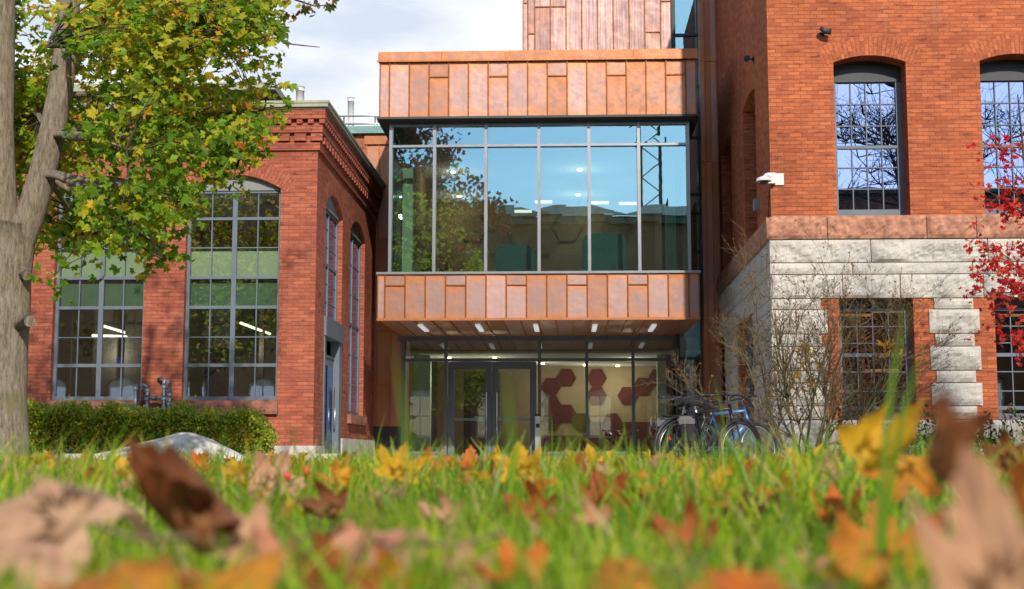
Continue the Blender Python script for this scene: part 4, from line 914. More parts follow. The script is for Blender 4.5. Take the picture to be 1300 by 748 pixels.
# ---- trees behind the camera: real trees that the glazing mirrors
def far_tree(name, label, base, h, r, cols, nleaf, size, bare=False, zmin=.35, nb=26, seed=1):
    random.seed(seed); rt = empty(name); tag(rt, label, 'tree'); b = Vector(base); mb = MB(); top = b + Vector((0, 0, h))
    trk = wiggle(b, top, 8, .02); mb.tube(trk, [(.22 if bare else .32) * (1 - .9 * k / 8) + .02 for k in range(9)], 10)
    tipsl = []
    for k in range(nb):
        t = random.uniform(zmin, .92); s_ = trk[int(t * 8)]; an = random.uniform(0, 6.28); ln = r * (1 - .55 * (t - zmin) / (1 - zmin)) * random.uniform(.7, 1.1)
        e_ = s_ + Vector((math.cos(an) * ln, math.sin(an) * ln, ln * random.uniform(.25, .8))); w_ = wiggle(s_, e_, 6, .06); mb.tube(w_, [(.05 if bare else .08) * (1 - .85 * j / 6) for j in range(7)], 5, cap=False)
        for j in range(20 if bare else 6):
            s2 = w_[random.randint(2, 6)]; e2 = s2 + Vector((random.gauss(0, .55), random.gauss(0, .55), random.uniform(-.1, 1.1))) * (ln * .32)
            w2 = wiggle(s2, e2, 4, .08); mb.tube(w2, [.025, .02, .015, .010, .005], 3, cap=False); tipsl += w2[1:]
            if bare:
                for q in range(5): s3 = w2[random.randint(1, 4)]; e3 = s3 + Vector((random.gauss(0, .3), random.gauss(0, .3), random.uniform(0, .6))) * 1.1; mb.tube([s3, e3], [.010, .004], 3, cap=False)
    mb.build('trunk', 'twig', rt)
    if nleaf:
        ti = np.array(tipsl); pts_ = ti[rng.integers(0, len(ti), nleaf)] + rng.normal(size=(nleaf, 3)) * .38
        scatter('crown', pts_, rng.uniform(size * .7, size * 1.2, nleaf), rng.normal(size=(nleaf, 3)) + np.array([0, .3, .6]), np.array(cols)[rng.integers(0, len(cols), nleaf)], 'leaf', rt)
    rebase(rt, b); return rt
ax = PX(555, 300, 2 * YU + 12)
far_tree('oak_tree', 'dark red and green oak reflected in the two left upper panes', (ax - 2.2, -12, 0), 17.5, 6.3, [(.42, .05, .04), (.46, .09, .05), (.20, .05, .04), (.10, .12, .02)], 30000, .19, zmin=.40, nb=34, seed=3)
far_tree('birch_tree', 'yellow-leaved tree reflected low in the left upper panes', (PX(580, 300, 2 * YU + 14), -14, 0), 10.5, 2.6, [(.45, .26, .02), (.30, .22, .02), (.12, .14, .02)], 5000, .13, seed=4)
far_tree('bare_elm', 'bare branching elm reflected in the upper sash window', (PX(1150, 300, 2 * YR + 6), -6, 0), 19, 7.0, [], 0, .1, True, .15, 70, seed=5)
far_tree('linden_tree', 'green and yellow linden reflected in the tall left windows', (PX(250, 300, 2 * YL + 13), -13, 0), 14, 5.2, [(.06, .10, .015), (.09, .12, .015), (.30, .22, .02)], 9000, .17, zmin=.25, seed=6)
random.seed(11)
# ---- red maple at the right edge
RT = empty('red_maple'); tag(RT, 'slender maple with scarlet leaves reaching in from the right edge', 'tree')
YQ = 19.0; mb = MB(); base = P(1345, 600, YQ); base.z = 0
stem = [base, P(1340, 480, YQ), P(1325, 380, YQ), P(1310, 280, YQ), P(1300, 200, YQ), P(1292, 120, YQ)]
mb.tube(stem, [.06, .05, .04, .028, .018, .008], 8); pts = []
for (x, y) in ((1262, 182), (1275, 215), (1258, 245), (1282, 262), (1240, 300), (1242, 345), (1262, 322), (1243, 372), (1270, 350), (1262, 395), (1290, 410), (1290, 430), (1300, 300), (1320, 210), (1355, 250), (1375, 320), (1360, 400), (1340, 170), (1390, 380), (1285, 375)):
    s_ = min(stem[1:], key=lambda q: abs(q.z - (P(x, y, YQ).z - .5))); e_ = P(x, y, YQ + random.uniform(-.8, .8)); w_ = wiggle(s_, e_, 6, .06, .04); mb.tube(w_, [.016, .013, .010, .008, .006, .004, .003], 5, cap=False)
    for q in range(15):
        k = random.randint(3, 6); s2 = w_[k]; e2 = s2 + Vector((random.gauss(-.06, .16), random.gauss(0, .16), random.gauss(-.02, .16))); mb.tube([s2, e2], [.004, .002], 3, cap=False)
        for _ in range(3): pts.append(s2.lerp(e2, random.uniform(.3, 1.1)) + Vector([random.gauss(0, .035) for _ in range(3)]))
mb.build('trunk', 'redtwig', RT); pts = np.array(pts); n = len(pts)
scatter('crown', pts, rng.uniform(.042, .072, n), rng.normal(size=(n, 3)) * .7 + np.array([0, -.6, .5]), np.array([(.80, .035, .03), (.70, .03, .03), (.85, .12, .05), (.5, .02, .03)])[rng.integers(0, 4, n)], 'redleaf', RT, droop=(0, 0, -.8))
rebase(RT, base)
# ---- bare shrub
BS = empty('bare_shrub'); tag(BS, 'wide many-stemmed shrub with bare olive twigs and a few yellow leaves, before the granite base', 'shrub')
YH = 20.4; mb = MB(); budpts = []; stp = []
def grow(a, d, ln, rad, lvl):
    n = 6; p = Vector(a); d = Vector(d).normalized(); pts_ = [p.copy()]; dd = d.copy()
    for k in range(n):
        dd = (dd + Vector([random.gauss(0, .10) for _ in range(3)]) + Vector((0, 0, .035))).normalized(); p = p + dd * ln / n; pts_.append(p.copy())
    mb.tube(pts_, [rad * (1 - .6 * k / n) for k in range(n + 1)], 6 if lvl < 1 else 4 if lvl < 2 else 3, cap=False)
    if lvl < 3:
        for k in range(2, n + 1):
            for _ in range(2 if lvl < 1 else random.choice((1, 1, 1, 2))):
                ax_ = Vector([random.gauss(0, 1) for _ in range(3)]).normalized(); nd = (dd * .8 + ax_ * .62); grow(pts_[k], nd, ln * random.uniform(.34, .52), max(.0028, rad * (1 - .6 * k / n) * .62), lvl + 1)
    else:
        for q in pts_[2:]:
            if random.random() < .13: budpts.append(q + Vector([random.gauss(0, .008) for _ in range(3)]))
    stp.append(pts_[-1])
cen = P(1035, 592, YH); cen.z = 0
for (bx_, tx, ty, dy) in ((1012, 890, 380, .2), (1018, 925, 345, -.6), (1022, 990, 320, .5), (1030, 1035, 320, -.3), (1036, 1060, 335, .6), (1045, 1110, 370, -.5), (1055, 1165, 370, .3), (1058, 1195, 400, -.1), (1005, 880, 430, -.4), (1068, 1120, 480, .4), (1025, 960, 470, 1.0), (1040, 1090, 450, 1.0), (1008, 910, 420, -.8), (1060, 1210, 430, .2), (1030, 1075, 400, -.9)):
    a = P(bx_, 590, YH + dy * .2); a.z = 0; b = P(tx, ty, YH + dy); grow(a, b - a, (b - a).length * .69, .026, 0)
mb.build('stems', 'olive_twig', BS)
bp = np.array(budpts); scatter('buds', bp, rng.uniform(.012, .028, len(bp)), rng.normal(size=(len(bp), 3)), np.array([(.22, .07, .04), (.30, .10, .04), (.5, .2, .03)])[rng.integers(0, 3, len(bp))], 'leaf', BS)
lp = []
for cx_, cy_, k in ((1022, 447, 16), (1035, 455, 10), (1010, 480, 14), (1030, 486, 10), (1125, 443, 16), (1140, 450, 6), (1000, 460, 5), (975, 500, 3)):
    for _ in range(k): lp.append(P(random.gauss(cx_, 5), random.gauss(cy_, 5), YH + random.gauss(0, .15)))
lp = np.array(lp); LANCE = (np.array([(0, 0, 0), (.16, .35, 0), (.12, .7, 0), (0, 1, 0), (-.12, .7, 0), (-.16, .35, 0)], float), np.array([(0, 1, 5), (1, 2, 5), (2, 4, 5), (2, 3, 4)]))
scatter('leaves', lp, rng.uniform(.09, .14, len(lp)), rng.normal(size=(len(lp), 3)) + np.array([0, -1, 0]), np.array([(.70, .42, .02), (.62, .32, .02)])[rng.integers(0, 2, len(lp))], 'leaf', BS, T=LANCE)
rebase(BS, cen)
# ---- hedge
OV = (np.array([(0, 0, 0), (.26, .3, 0), (.22, .7, 0), (0, 1, 0), (-.22, .7, 0), (-.26, .3, 0)], float), LANCE[1])
def bush(name, label, cat, xr, Yc, ztop, half, nl, size, cols, stems=30, group=None, lean=.0):
    rt = empty(name); tag(rt, label, cat, group); x0, x1 = xr; mb = MB(); pts_ = []
    for _ in range(stems):
        x = random.uniform(x0, x1); y = Yc + random.uniform(-half, half); zt = ztop(x) * random.uniform(.6, 1.0); w_ = wiggle((x, y, 0), (x + random.gauss(0, .1), y + random.gauss(0, .1), zt), 4, .05); mb.tube(w_, [.008, .006, .005, .004, .002], 4, cap=False)
    mb.build('stems', 'twig', rt)
    for _ in range(nl):
        x = random.uniform(x0, x1); zt = ztop(x) * (1 + .22 * mnoise.noise(Vector((x * 3, 0, 2))) + .10 * mnoise.noise(Vector((x * 11, 0, 5)))); u = random.random()
        e = min(1, (x - x0) / .25, (x1 - x) / .25); e = math.sqrt(max(0, e))
        if random.random() < .68: y = Yc - half * (1.1 - .7 * random.random()) * e + .1 * (1 - e); z = zt * random.uniform(.05, 1)
        else: y = Yc + half * random.uniform(-1, 1); z = zt * random.uniform(.82, 1.05)
        if random.random() < .06: z += random.uniform(0, .16)
        pts_.append((x, y, z * (.55 + .45 * e)))
    a = np.array(pts_); scatter('foliage', a, rng.uniform(size * .7, size * 1.25, nl), rng.normal(size=(nl, 3)) * .6 + np.array([0, -.6, .5]), np.array(cols)[rng.integers(0, len(cols), nl)] * rng.uniform(.8, 1.2, (nl, 1)), 'hedge', rt, T=OV, droop=(0, 0, .8))
    rebase(rt, ((x0 + x1) / 2, Yc, 0)); return rt
GC = [(.28, .42, .02), (.36, .46, .03), (.46, .50, .03), (.20, .31, .02), (.58, .48, .04)]
HX0, HX1 = PX(22, 550, 20.5), PX(340, 550, 20.5)
bush('hedge', 'low leafy green hedge along the brick wall below the tall windows', 'hedge', (HX0 - 1.2, HX1), 20.8, lambda x: PZ(519 + 8 * sstep(HX0, HX1, x), 20.5), .45, 34000, .055, GC, 160)
# low plants before the granite
pl = [(1165, 1195, 513, 'upright dark green leafy sprig left of the white granite pier'), (1200, 1228, 535, 'short green plant at the foot of the granite pier'), (1240, 1262, 520, 'thin green plant left of the second lower window'), (1268, 1300, 515, 'green plant with rusty leaves under the second lower window'), (1060, 1110, 505, 'green leafy plant under the first lower window'), (1150, 1300, 556, 'low dark green ground shrub row before the granite base')]
for a, b, y, lb in pl:
    big = b - a > 100
    bush('leafy_plant', lb, 'plant', (PX(a, 560, 21.2), PX(b, 560, 21.2)), 21.2 + (.4 if big else random.uniform(-.3, .2)), lambda x: PZ(y, 21.2), .12 if not big else .25, 2200 if big else 120, .05 if big else .075, [(.05, .12, .02), (.07, .15, .02)] + ([(.4, .12, .03)] if 'rusty' in lb else []), 40 if big else 6, 'plants in the right bed')
# =================================================================== boulder, kerb, gas pipes
def boulder():
    Y0 = 15.8; prof = [(92, 584), (110, 577), (150, 566), (190, 556), (212, 549), (232, 548), (255, 556), (280, 568), (300, 578), (312, 590)]
    xs_ = [PX(p[0], 577, Y0) for p in prof]; zs2 = [max(0, PZ(p[1], Y0)) for p in prof]; nx, ny = 40, 18; V = []
    for j in range(ny + 1):
        v = j / ny * 2 - 1
        for i in range(nx + 1):
            x = xs_[0] + (xs_[-1] - xs_[0]) * i / nx; z = np.interp(x, xs_, zs2) * max(0, 1 - abs(v) ** 1.6) ** .75
            z += .014 * mnoise.noise(Vector((x * 5, v * 3, 1))) ; V.append((x, Y0 + .35 + v * .75 * (1 - .35 * abs(i / nx * 2 - 1) ** 3), max(-.02, z)))
    F = np.array([(j * (nx + 1) + i, j * (nx + 1) + i + 1, (j + 1) * (nx + 1) + i + 1, (j + 1) * (nx + 1) + i) for j in range(ny) for i in range(nx)])
    o = npmesh('boulder', np.array(V), F, np.full((len(V), 3), .5), 'boulder', smooth=True); tag(o, 'pale grey peaked boulder rising from the grass before the hedge', 'boulder')
boulder()
mb = MB(); mb.box(PX(-120, 577, 16.9), PX(430, 577, 16.9), 16.92, 17.12, -.02, .26); mb.build('kerb', 'plinth')['kind'] = 'structure'
GP = empty('gas_pipes'); tag(GP, 'grey galvanised gas meter pipes against the brick pier between the two tall windows', 'pipe')
mb = MB(); Yp = YL - .22; q = lambda x, y, d=0: P(x, y, Yp + d)
for path, r_ in (([q(172, 530), q(172, 494), q(174, 489), (q(180, 489)), q(184, 489), q(187, 493), q(187, 530)], .032), ([q(187, 505), q(209, 505)], .028), ([q(208, 530), q(208, 486), q(210, 482), q(214, 484), q(215, 490)], .03), ([q(215, 486), q(215, 530)], .032), ([q(203, 482, .2), q(208, 483)], .03)):
    mb.tube(path, r_, 10)
for x, y in ((172, 492), (187, 494), (187, 505), (208, 490), (208, 505), (215, 500), (215, 512)): c = q(x, y); mb.tube([c - Vector((0, 0, .04)), c + Vector((0, 0, .04))], .048, 10)
mb.build('pipework', 'galv', GP); mb = MB(); c = q(196, 505); mb.tube([c - Vector((.05, 0, 0)), c + Vector((.05, 0, 0))], .05, 12); mb.tube([c, c + Vector((0, -.07, 0))], .03, 8); mb.build('valve', 'galv', GP)
mb = MB(); c = q(159, 518); mb.tube([c + Vector((0, .05, 0)), c - Vector((0, .08, 0))], .10, 16); mb.build('meter', 'galv', GP)
mb = MB(); c = q(203, 482, .2); mb.tube([c + Vector((-.02, 0, 0)), c + Vector((.05, -.05, 0))], .04, 10); mb.build('vent_cap', 'black', GP)
rebase(GP, (q(195, 560).x, Yp, 0))
# =================================================================== bicycles
def bicycle(label, loc, yaw, fcol, lean=0.0, pannier=None, fender=False, tub=.018, dt=.0, steer=0.0, seat_h=.90):
    rt = empty('bicycle'); tag(rt, label, 'bicycle', 'bicycles parked at the rack')
    fm = simple('bike_paint', fcol, .35, .3, .05); r = .33; rw, fw_ = Vector((-.53, 0, r)), Vector((.55, 0, r)); bb = Vector((-.08, 0, .29)); stt = Vector((-.22, 0, .78)); hd = Vector((.37, 0, .84)); hd2 = Vector((.41, 0, .70))
    mb = MB()
    for a, b, t_ in ((bb, stt, tub), (stt, hd, tub), (bb, hd2, tub + dt), (hd + Vector((-.02, 0, .06)), hd2, tub + .004)): mb.tube([a, b], t_, 8)
    for s_ in (-1, 1): mb.tube([rw + Vector((0, .06 * s_, 0)), bb + Vector((0, .03 * s_, 0))], .011, 6); mb.tube([rw + Vector((0, .06 * s_, 0)), stt + Vector((0, .02 * s_, -.03))], .009, 6)
    mb.build('frame', fm, rt)
    mb = MB()
    for s_ in (-1, 1): mb.tube([hd2 + Vector((0, .055 * s_, -.02)), hd2 + Vector((.04, .055 * s_, -.1)), fw_ + Vector((0, .055 * s_, 0))], .013, 6)
    mb.build('fork', fm, rt)
    for c in (rw, fw_):
        wh = MB(); wh.ring(c, (1, 0, 0), (0, 0, 1), r - .03, .011, 32, 6); wh.tube([c - Vector((0, .05, 0)), c + Vector((0, .05, 0))], .022, 8)
        for k in range(18): a_ = k * math.pi / 9; wh.tube([c + Vector((0, .03 * (-1) ** k, 0)), c + Vector((math.cos(a_), 0, math.sin(a_))) * (r - .035)], .0016, 3, cap=False)
        wo_ = wh.build('wheel', 'alu', rt); ty = MB(); ty.ring(c, (1, 0, 0), (0, 0, 1), r, .022, 36, 7); ty.build('tyre', 'black', wo_)
        if fender:
            fe = MB(); pp_ = [c + Vector((math.cos(a_), 0, math.sin(a_))) * (r + .045) for a_ in [R(-15 + 12 * k) for k in range(18)]]; fe.tube(pp_, .024, 6); fe.build('mudguard', 'black', rt)
    mb = MB(); mb.tube([stt, stt + Vector((-.05, 0, seat_h - .80))], .014, 8); mb.build('seat_post', 'steel', rt)
    sd_ = stt + Vector((-.05, 0, seat_h - .78)); mb = MB(); mb.tube([sd_ + Vector((-.13, 0, .02)), sd_ + Vector((-.08, 0, .015)), sd_ + Vector((.02, 0, .0)), sd_ + Vector((.15, 0, .0))], [.045, .075, .042, .014], 10); mb.build('saddle', 'black', rt)
    ht = hd + Vector((-.04, 0, .14)); mb = MB(); mb.tube([hd + Vector((-.02, 0, .05)), ht, ht + Vector((.07, 0, .03))], .015, 8)
    mb.tube([ht + Vector((-.03, -.32, .02)), ht + Vector((.05, -.12, .04)), ht + Vector((.07, 0, .03)), ht + Vector((.05, .12, .04)), ht + Vector((-.03, .32, .02))], .013, 8)
    hb = mb.build('handlebar', 'black', rt)
    for s_ in (-1, 1): g = MB(); g.tube([ht + Vector((-.03, .30 * s_, .02)), ht + Vector((-.08, .41 * s_, .02))], .018, 8); g.build('grip', 'black', hb)
    mb = MB(); mb.ring(bb + Vector((0, -.05, 0)), (1, 0, 0), (0, 0, 1), .085, .006, 20, 4)
    for s_ in (-1, 1): mb.tube([bb + Vector((0, -.07 * s_, 0)), bb + Vector((.15 * s_, -.07 * s_, -.06))], .010, 5); mb.box(bb.x + .15 * s_ - .05, bb.x + .15 * s_ + .05, -.13 * s_ - .04, -.13 * s_ + .04, bb.z - .07, bb.z - .05)
    mb.build('crankset', 'frame_dk', rt)
    mb = MB(); 
    for s_ in (-1, 1): mb.tube([rw + Vector((.02, .07 * s_, 0)), rw + Vector((-.02, .07 * s_, .40)), stt + Vector((-.05, .03 * s_, -.05))], .007, 5); mb.tube([rw + Vector((-.22, .07 * s_, .40)), rw + Vector((.2, .07 * s_, .40))], .007, 5)
    mb.build('rack', 'black', rt)
    if pannier:
        for s_ in (-1, 1):
            a = MB(); c = rw + Vector((-.02, .15 * s_, .20)); b_ = bmesh.new(); bmesh.ops.create_cube(b_, size=1); bmesh.ops.scale(b_, vec=(.28, .11, .32), verts=b_.verts); bmesh.ops.bevel(b_, geom=b_.edges[:], offset=.035, segments=3, affect='EDGES'); bmesh.ops.translate(b_, vec=c, verts=b_.verts)
            me = bpy.data.meshes.new('pannier'); b_.to_mesh(me); b_.free(); me.materials.append(M['black']); po = bpy.data.objects.new('pannier', me); COL.objects.link(po); po.parent = rt
            b_ = bmesh.new(); bmesh.ops.create_cube(b_, size=1); bmesh.ops.scale(b_, vec=(.30, .13, .13), verts=b_.verts); bmesh.ops.bevel(b_, geom=b_.edges[:], offset=.03, segments=3, affect='EDGES'); bmesh.ops.translate(b_, vec=c + Vector((0, 0, .12)), verts=b_.verts)
            me = bpy.data.meshes.new('flap'); b_.to_mesh(me); b_.free(); me.materials.append(pannier); fo_ = bpy.data.objects.new('flap', me); COL.objects.link(fo_); fo_.parent = po
        a = MB(); a.box(rw.x - .26, rw.x - .24, -.02, .02, rw.z + .10, rw.z + .14); a.build('tail_light', emis('red_reflector', (.9, .02, .02), .3), rt)
    rt.location = loc; rt.rotation_euler = (lean, 0, yaw)
    return rt
pc = P(884, 590, 17.9); bicycle('black bicycle with grey-flapped panniers parked nearest the glass entrance', (pc.x, 17.9, 0), R(62), (.03, .03, .035), R(-4), simple('grey_canvas', (.15, .15, .155), .9), False)
pc = P(900, 590, 17.6); bicycle('black bicycle with round black mudguard standing between the other two', (pc.x, 17.75, 0), R(38), (.02, .02, .025), R(3), None, True, seat_h=.9)
pc = P(927, 590, 18.4); bicycle('light blue electric bicycle with thick down tube next to the granite corner', (pc.x, 18.5, 0), R(35), (.07, .18, .36), R(-6), None, False, .022, .030, seat_h=.88)
pc = P(880, 590, 18.4); bicycle('dark bicycle with black bag half hidden behind the panniers', (pc.x - .15, 18.6, 0), R(80), (.03, .03, .03), R(5), M['black'], False, seat_h=.88)
RK = MB(); x = PX(896, 590, 17.1); RK.tube([(x - .17, 17.1, 0), (x - .17, 17.1, .34), (x + .17, 17.1, .34), (x + .17, 17.1, 0)], .008, 8); RK.tube([(x - .17, 17.1, .2), (x + .17, 17.1, .2)], .007, 8)
tag(RK.build('bike_rack', 'mull'), 'thin metal rack hoop in front of the bicycles', 'bike rack')
# =================================================================== grass
def blades(n, y0, y1, hm, wm, pw=1.0, xm=.45):
    u = rng.random(n); Y = y0 + (y1 - y0) * u ** pw; X = (rng.random(n) * 2 - 1) * (.39 * Y + xm) - .04 * Y
    return X, Y, hm * rng.lognormal(0, .28, n), wm * rng.uniform(.6, 1.3, n)
parts = [blades(9000, -1.2, .55, .07, .0026, 1, 1.0), blades(11000, .42, 1.5, .075, .0028), blades(34000, 1.5, 4, .085, .0030), blades(62000, 4, 8, .070, .0040), blades(60000, 8, 17.2, .060, .0060)]
X, Y, H, W_ = (np.concatenate(a) for a in zip(*parts)); n = len(X)
keep = ~((Y < .5) & (np.abs(X) < .16 + .45 * np.clip(Y, 0, 1)) & (Y > -.25)); X, Y, H, W_ = X[keep], Y[keep], H[keep], W_[keep]; n = len(X)
clump = np.array([mnoise.noise(Vector((x * 1.7, y * 1.7, 9))) for x, y in zip(X, Y)]); H *= 1 + .45 * clump
tall = rng.random(n) < np.where(Y > 1.5, .11, .04); H = np.where(tall, H * 1.6, H)
Z0 = np.array([lawn_z(x, y) for x, y in zip(X, Y)])
H = np.where(Y < 1.5, np.minimum(H, .115 + .02 * rng.random(n)), np.minimum(H, .20)); 
# camera stands in a slightly worn spot: keep very near blades below the lens
H = np.where((Y < .95) & (rng.random(n) < .96), np.minimum(H, .10), H)
hero = [(1150, 380, .80, .0028, 1108), (1172, 430, .82, .003, 1110), (500, 430, .62, .0020, 535), (640, 455, .60, .0022, 668), (742, 480, .62, .0018, 700), (195, 548, 1.3, .006, 105), (168, 520, 1.4, .005, 110), (375, 535, 2.6, .004, 372), (352, 520, 2.4, .004, 395), (850, 545, 3, .004, 838), (700, 520, 3.2, .004, 702), (790, 520, 2.6, .004, 800), (905, 470, 2.2, .004, 930), (560, 545, 2.2, .004, 600), (690, 530, 2.8, .004, 680), (1010, 560, 2, .004, 1000), (490, 520, 3, .004, 470), (1240, 550, 1.2, .005, 1225), (20, 540, 1.6, .006, 12)]
tt = np.array([0, .4, .75, 1.0]); wf = np.array([1, .85, .5, 0.06])
ang = rng.uniform(0, 2 * np.pi, n); bend = rng.uniform(.05, .75, n) ** 1.2 * H; fa = rng.uniform(0, 2 * np.pi, n)
def blade_mesh(X, Y, Z0, H, W_, ang, bend, fa):
    n = len(X); cx = X[:, None] + np.cos(ang)[:, None] * bend[:, None] * tt[None] ** 2; cyy = Y[:, None] + np.sin(ang)[:, None] * bend[:, None] * tt[None] ** 2
    cz = Z0[:, None] - .004 + H[:, None] * tt[None] * (1 - .16 * tt[None]); ox = np.cos(fa)[:, None] * W_[:, None] * wf[None]; oy = np.sin(fa)[:, None] * W_[:, None] * wf[None]
    V = np.stack([np.stack([cx - ox, cyy - oy, cz], -1), np.stack([cx + ox, cyy + oy, cz], -1)], 2).reshape(n, 8, 3); 
    F0 = np.array([(0, 1, 3, 2), (2, 3, 5, 4), (4, 5, 7, 6)]); F = (F0[None] + (np.arange(n) * 8)[:, None, None]).reshape(-1, 4); return V.reshape(-1, 3), F
V, F = blade_mesh(X, Y, Z0, H, W_, ang, bend, fa)
gcol = np.array([(.15, .31, .013), (.23, .40, .018), (.35, .45, .028), (.10, .22, .013), (.46, .42, .06), (.56, .46, .20)])
ci = rng.choice(6, n, p=[.23, .25, .22, .15, .09, .06]); C = gcol[ci] * (1 + .25 * clump)[:, None] * rng.uniform(.8, 1.2, (n, 1)); C = np.repeat(C, 8, 0)
hx = []; 
for px, py, Yh, wd, bpx in hero:
    t_ = P(px, py, Yh); b_ = P(bpx, 620, Yh); hx.append((b_.x, Yh, lawn_z(b_.x, Yh), t_.z - lawn_z(b_.x, Yh), wd, 0 if t_.x > b_.x else math.pi, abs(t_.x - b_.x), random.uniform(-.4, .4)))
hx = np.array(hx); hx[:, 3] /= .84; hx[:, 4] *= np.where(hx[:, 1] > 1, .5, 1); V2, F2 = blade_mesh(*hx.T); V2c = np.repeat(np.array([(.13, .26, .012)]), len(V2), 0)
go_ = npmesh('grass', np.vstack([V, V2]), np.vstack([F, F2 + len(V)]), np.vstack([C, V2c]), 'grass'); tag(go_, 'uneven bright green grass of the lawn in front', 'grass', kind='stuff')
# =================================================================== fallen leaves
def hi_leaf(size, curl, fold, seed, cmap):
    rnd = random.Random(seed); T = HI_T; n = len(T); rings = [.25, .5, .75, 1.0]; V = [(0, .18, 0)]; UVs = [(0, 0)]
    for q in rings:
        for (x, y, a, r) in T: V.append((x * q, .18 + (y - .18) * q, 0)); UVs.append(((a / 51.0) % 1.0, q * r))
    F = [(0, 1 + k, 1 + (k + 1) % n, 1 + (k + 1) % n) for k in range(n)]
    F3 = [(0, 1 + k, 1 + (k + 1) % n) for k in range(n)]
    for j in range(len(rings) - 1):
        for k in range(n):
            a, b = 1 + j * n + k, 1 + j * n + (k + 1) % n; F3 += [(a, b, b + n), (a, b + n, a + n)]
    out = []
    for x, y, z in V:
        kc = max(.05, fold * 3.2) * (1 if fold > 0 else 1); kc = abs(fold) * 3.2 + .05; sg = 1 if fold >= 0 else -1
        zc_ = sg * (1 - math.cos(x * kc)) / kc; x = math.sin(x * kc) / kc
        z = zc_ + curl * ((y - .3) ** 2) + .22 * mnoise.noise(Vector((x * 2.6 + seed, y * 2.6, seed))) + .05 * mnoise.noise(Vector((x * 7, y * 7 + seed, 2)))
        rr = math.hypot(x, y - .18); z += curl * .25 * rr ** 3; out.append((x * size, y * size, z * size))
    V = np.array(out); F = np.array(F3); t = np.clip(np.linalg.norm(V, axis=1) / size + rng.normal(0, .05, len(V)), 0, 1)[:, None]
    C = np.array(cmap[0]) * (1 - t) + np.array(cmap[1]) * t
    return V, F, C, np.array(UVs)
PAL = {'yellow': ((.62, .38, .02), (.72, .42, .03)), 'orange': ((.62, .20, .02), (.66, .15, .02)), 'rust': ((.38, .12, .03), (.42, .09, .02)), 'brown': ((.26, .10, .035), (.18, .055, .02)),
       'tan': ((.62, .37, .22), (.60, .32, .20)), 'pink': ((.64, .34, .20), (.58, .22, .14)), 'maroon': ((.14, .025, .02), (.09, .012, .015)), 'gold': ((.64, .32, .02), (.50, .15, .02)), 'cream': ((.70, .45, .30), (.58, .30, .18))}
leaf_n = 0
def fallen(px, py, Y, size, pal, tilt, roll, yaw, curl, fold, label, tip=0):
    """px, py: centre of the blade in the photo; the leaf stands or lies on the grass at distance Y"""
    global leaf_n; leaf_n += 1
    V, F, C, UV = hi_leaf(size, curl, fold, leaf_n * 3 + 1, PAL[pal]); 
    root = empty('fallen_leaf'); tag(root, label, 'leaf', 'maple leaves fallen on the lawn')
    o = npmesh('blade', V, F, C, 'fallen', root, UV, smooth=True)
    mb = MB(); pts_ = [Vector((0, .04 * size, 0)), Vector((.02 * size, -.25 * size, -.03 * size)), Vector((.10 * size, -.6 * size, .05 * size))]; mb.tube(pts_, [.010 * size + .0006, .009 * size + .0005, .012 * size + .0006], 6); mb.build('leaf_stalk', 'redtwig' if pal in ('brown', 'maroon', 'rust', 'orange') else 'olive_twig', root)
    rot = Matrix.Rotation(R(yaw), 4, 'Z') @ Matrix.Rotation(R(tilt), 4, 'X') @ Matrix.Rotation(R(roll), 4, 'Z')
    c = rot @ Vector((0, .45 * size, 0)); p = P(px, py, Y) - c; root.location = p; root.rotation_euler = rot.to_euler(); return root
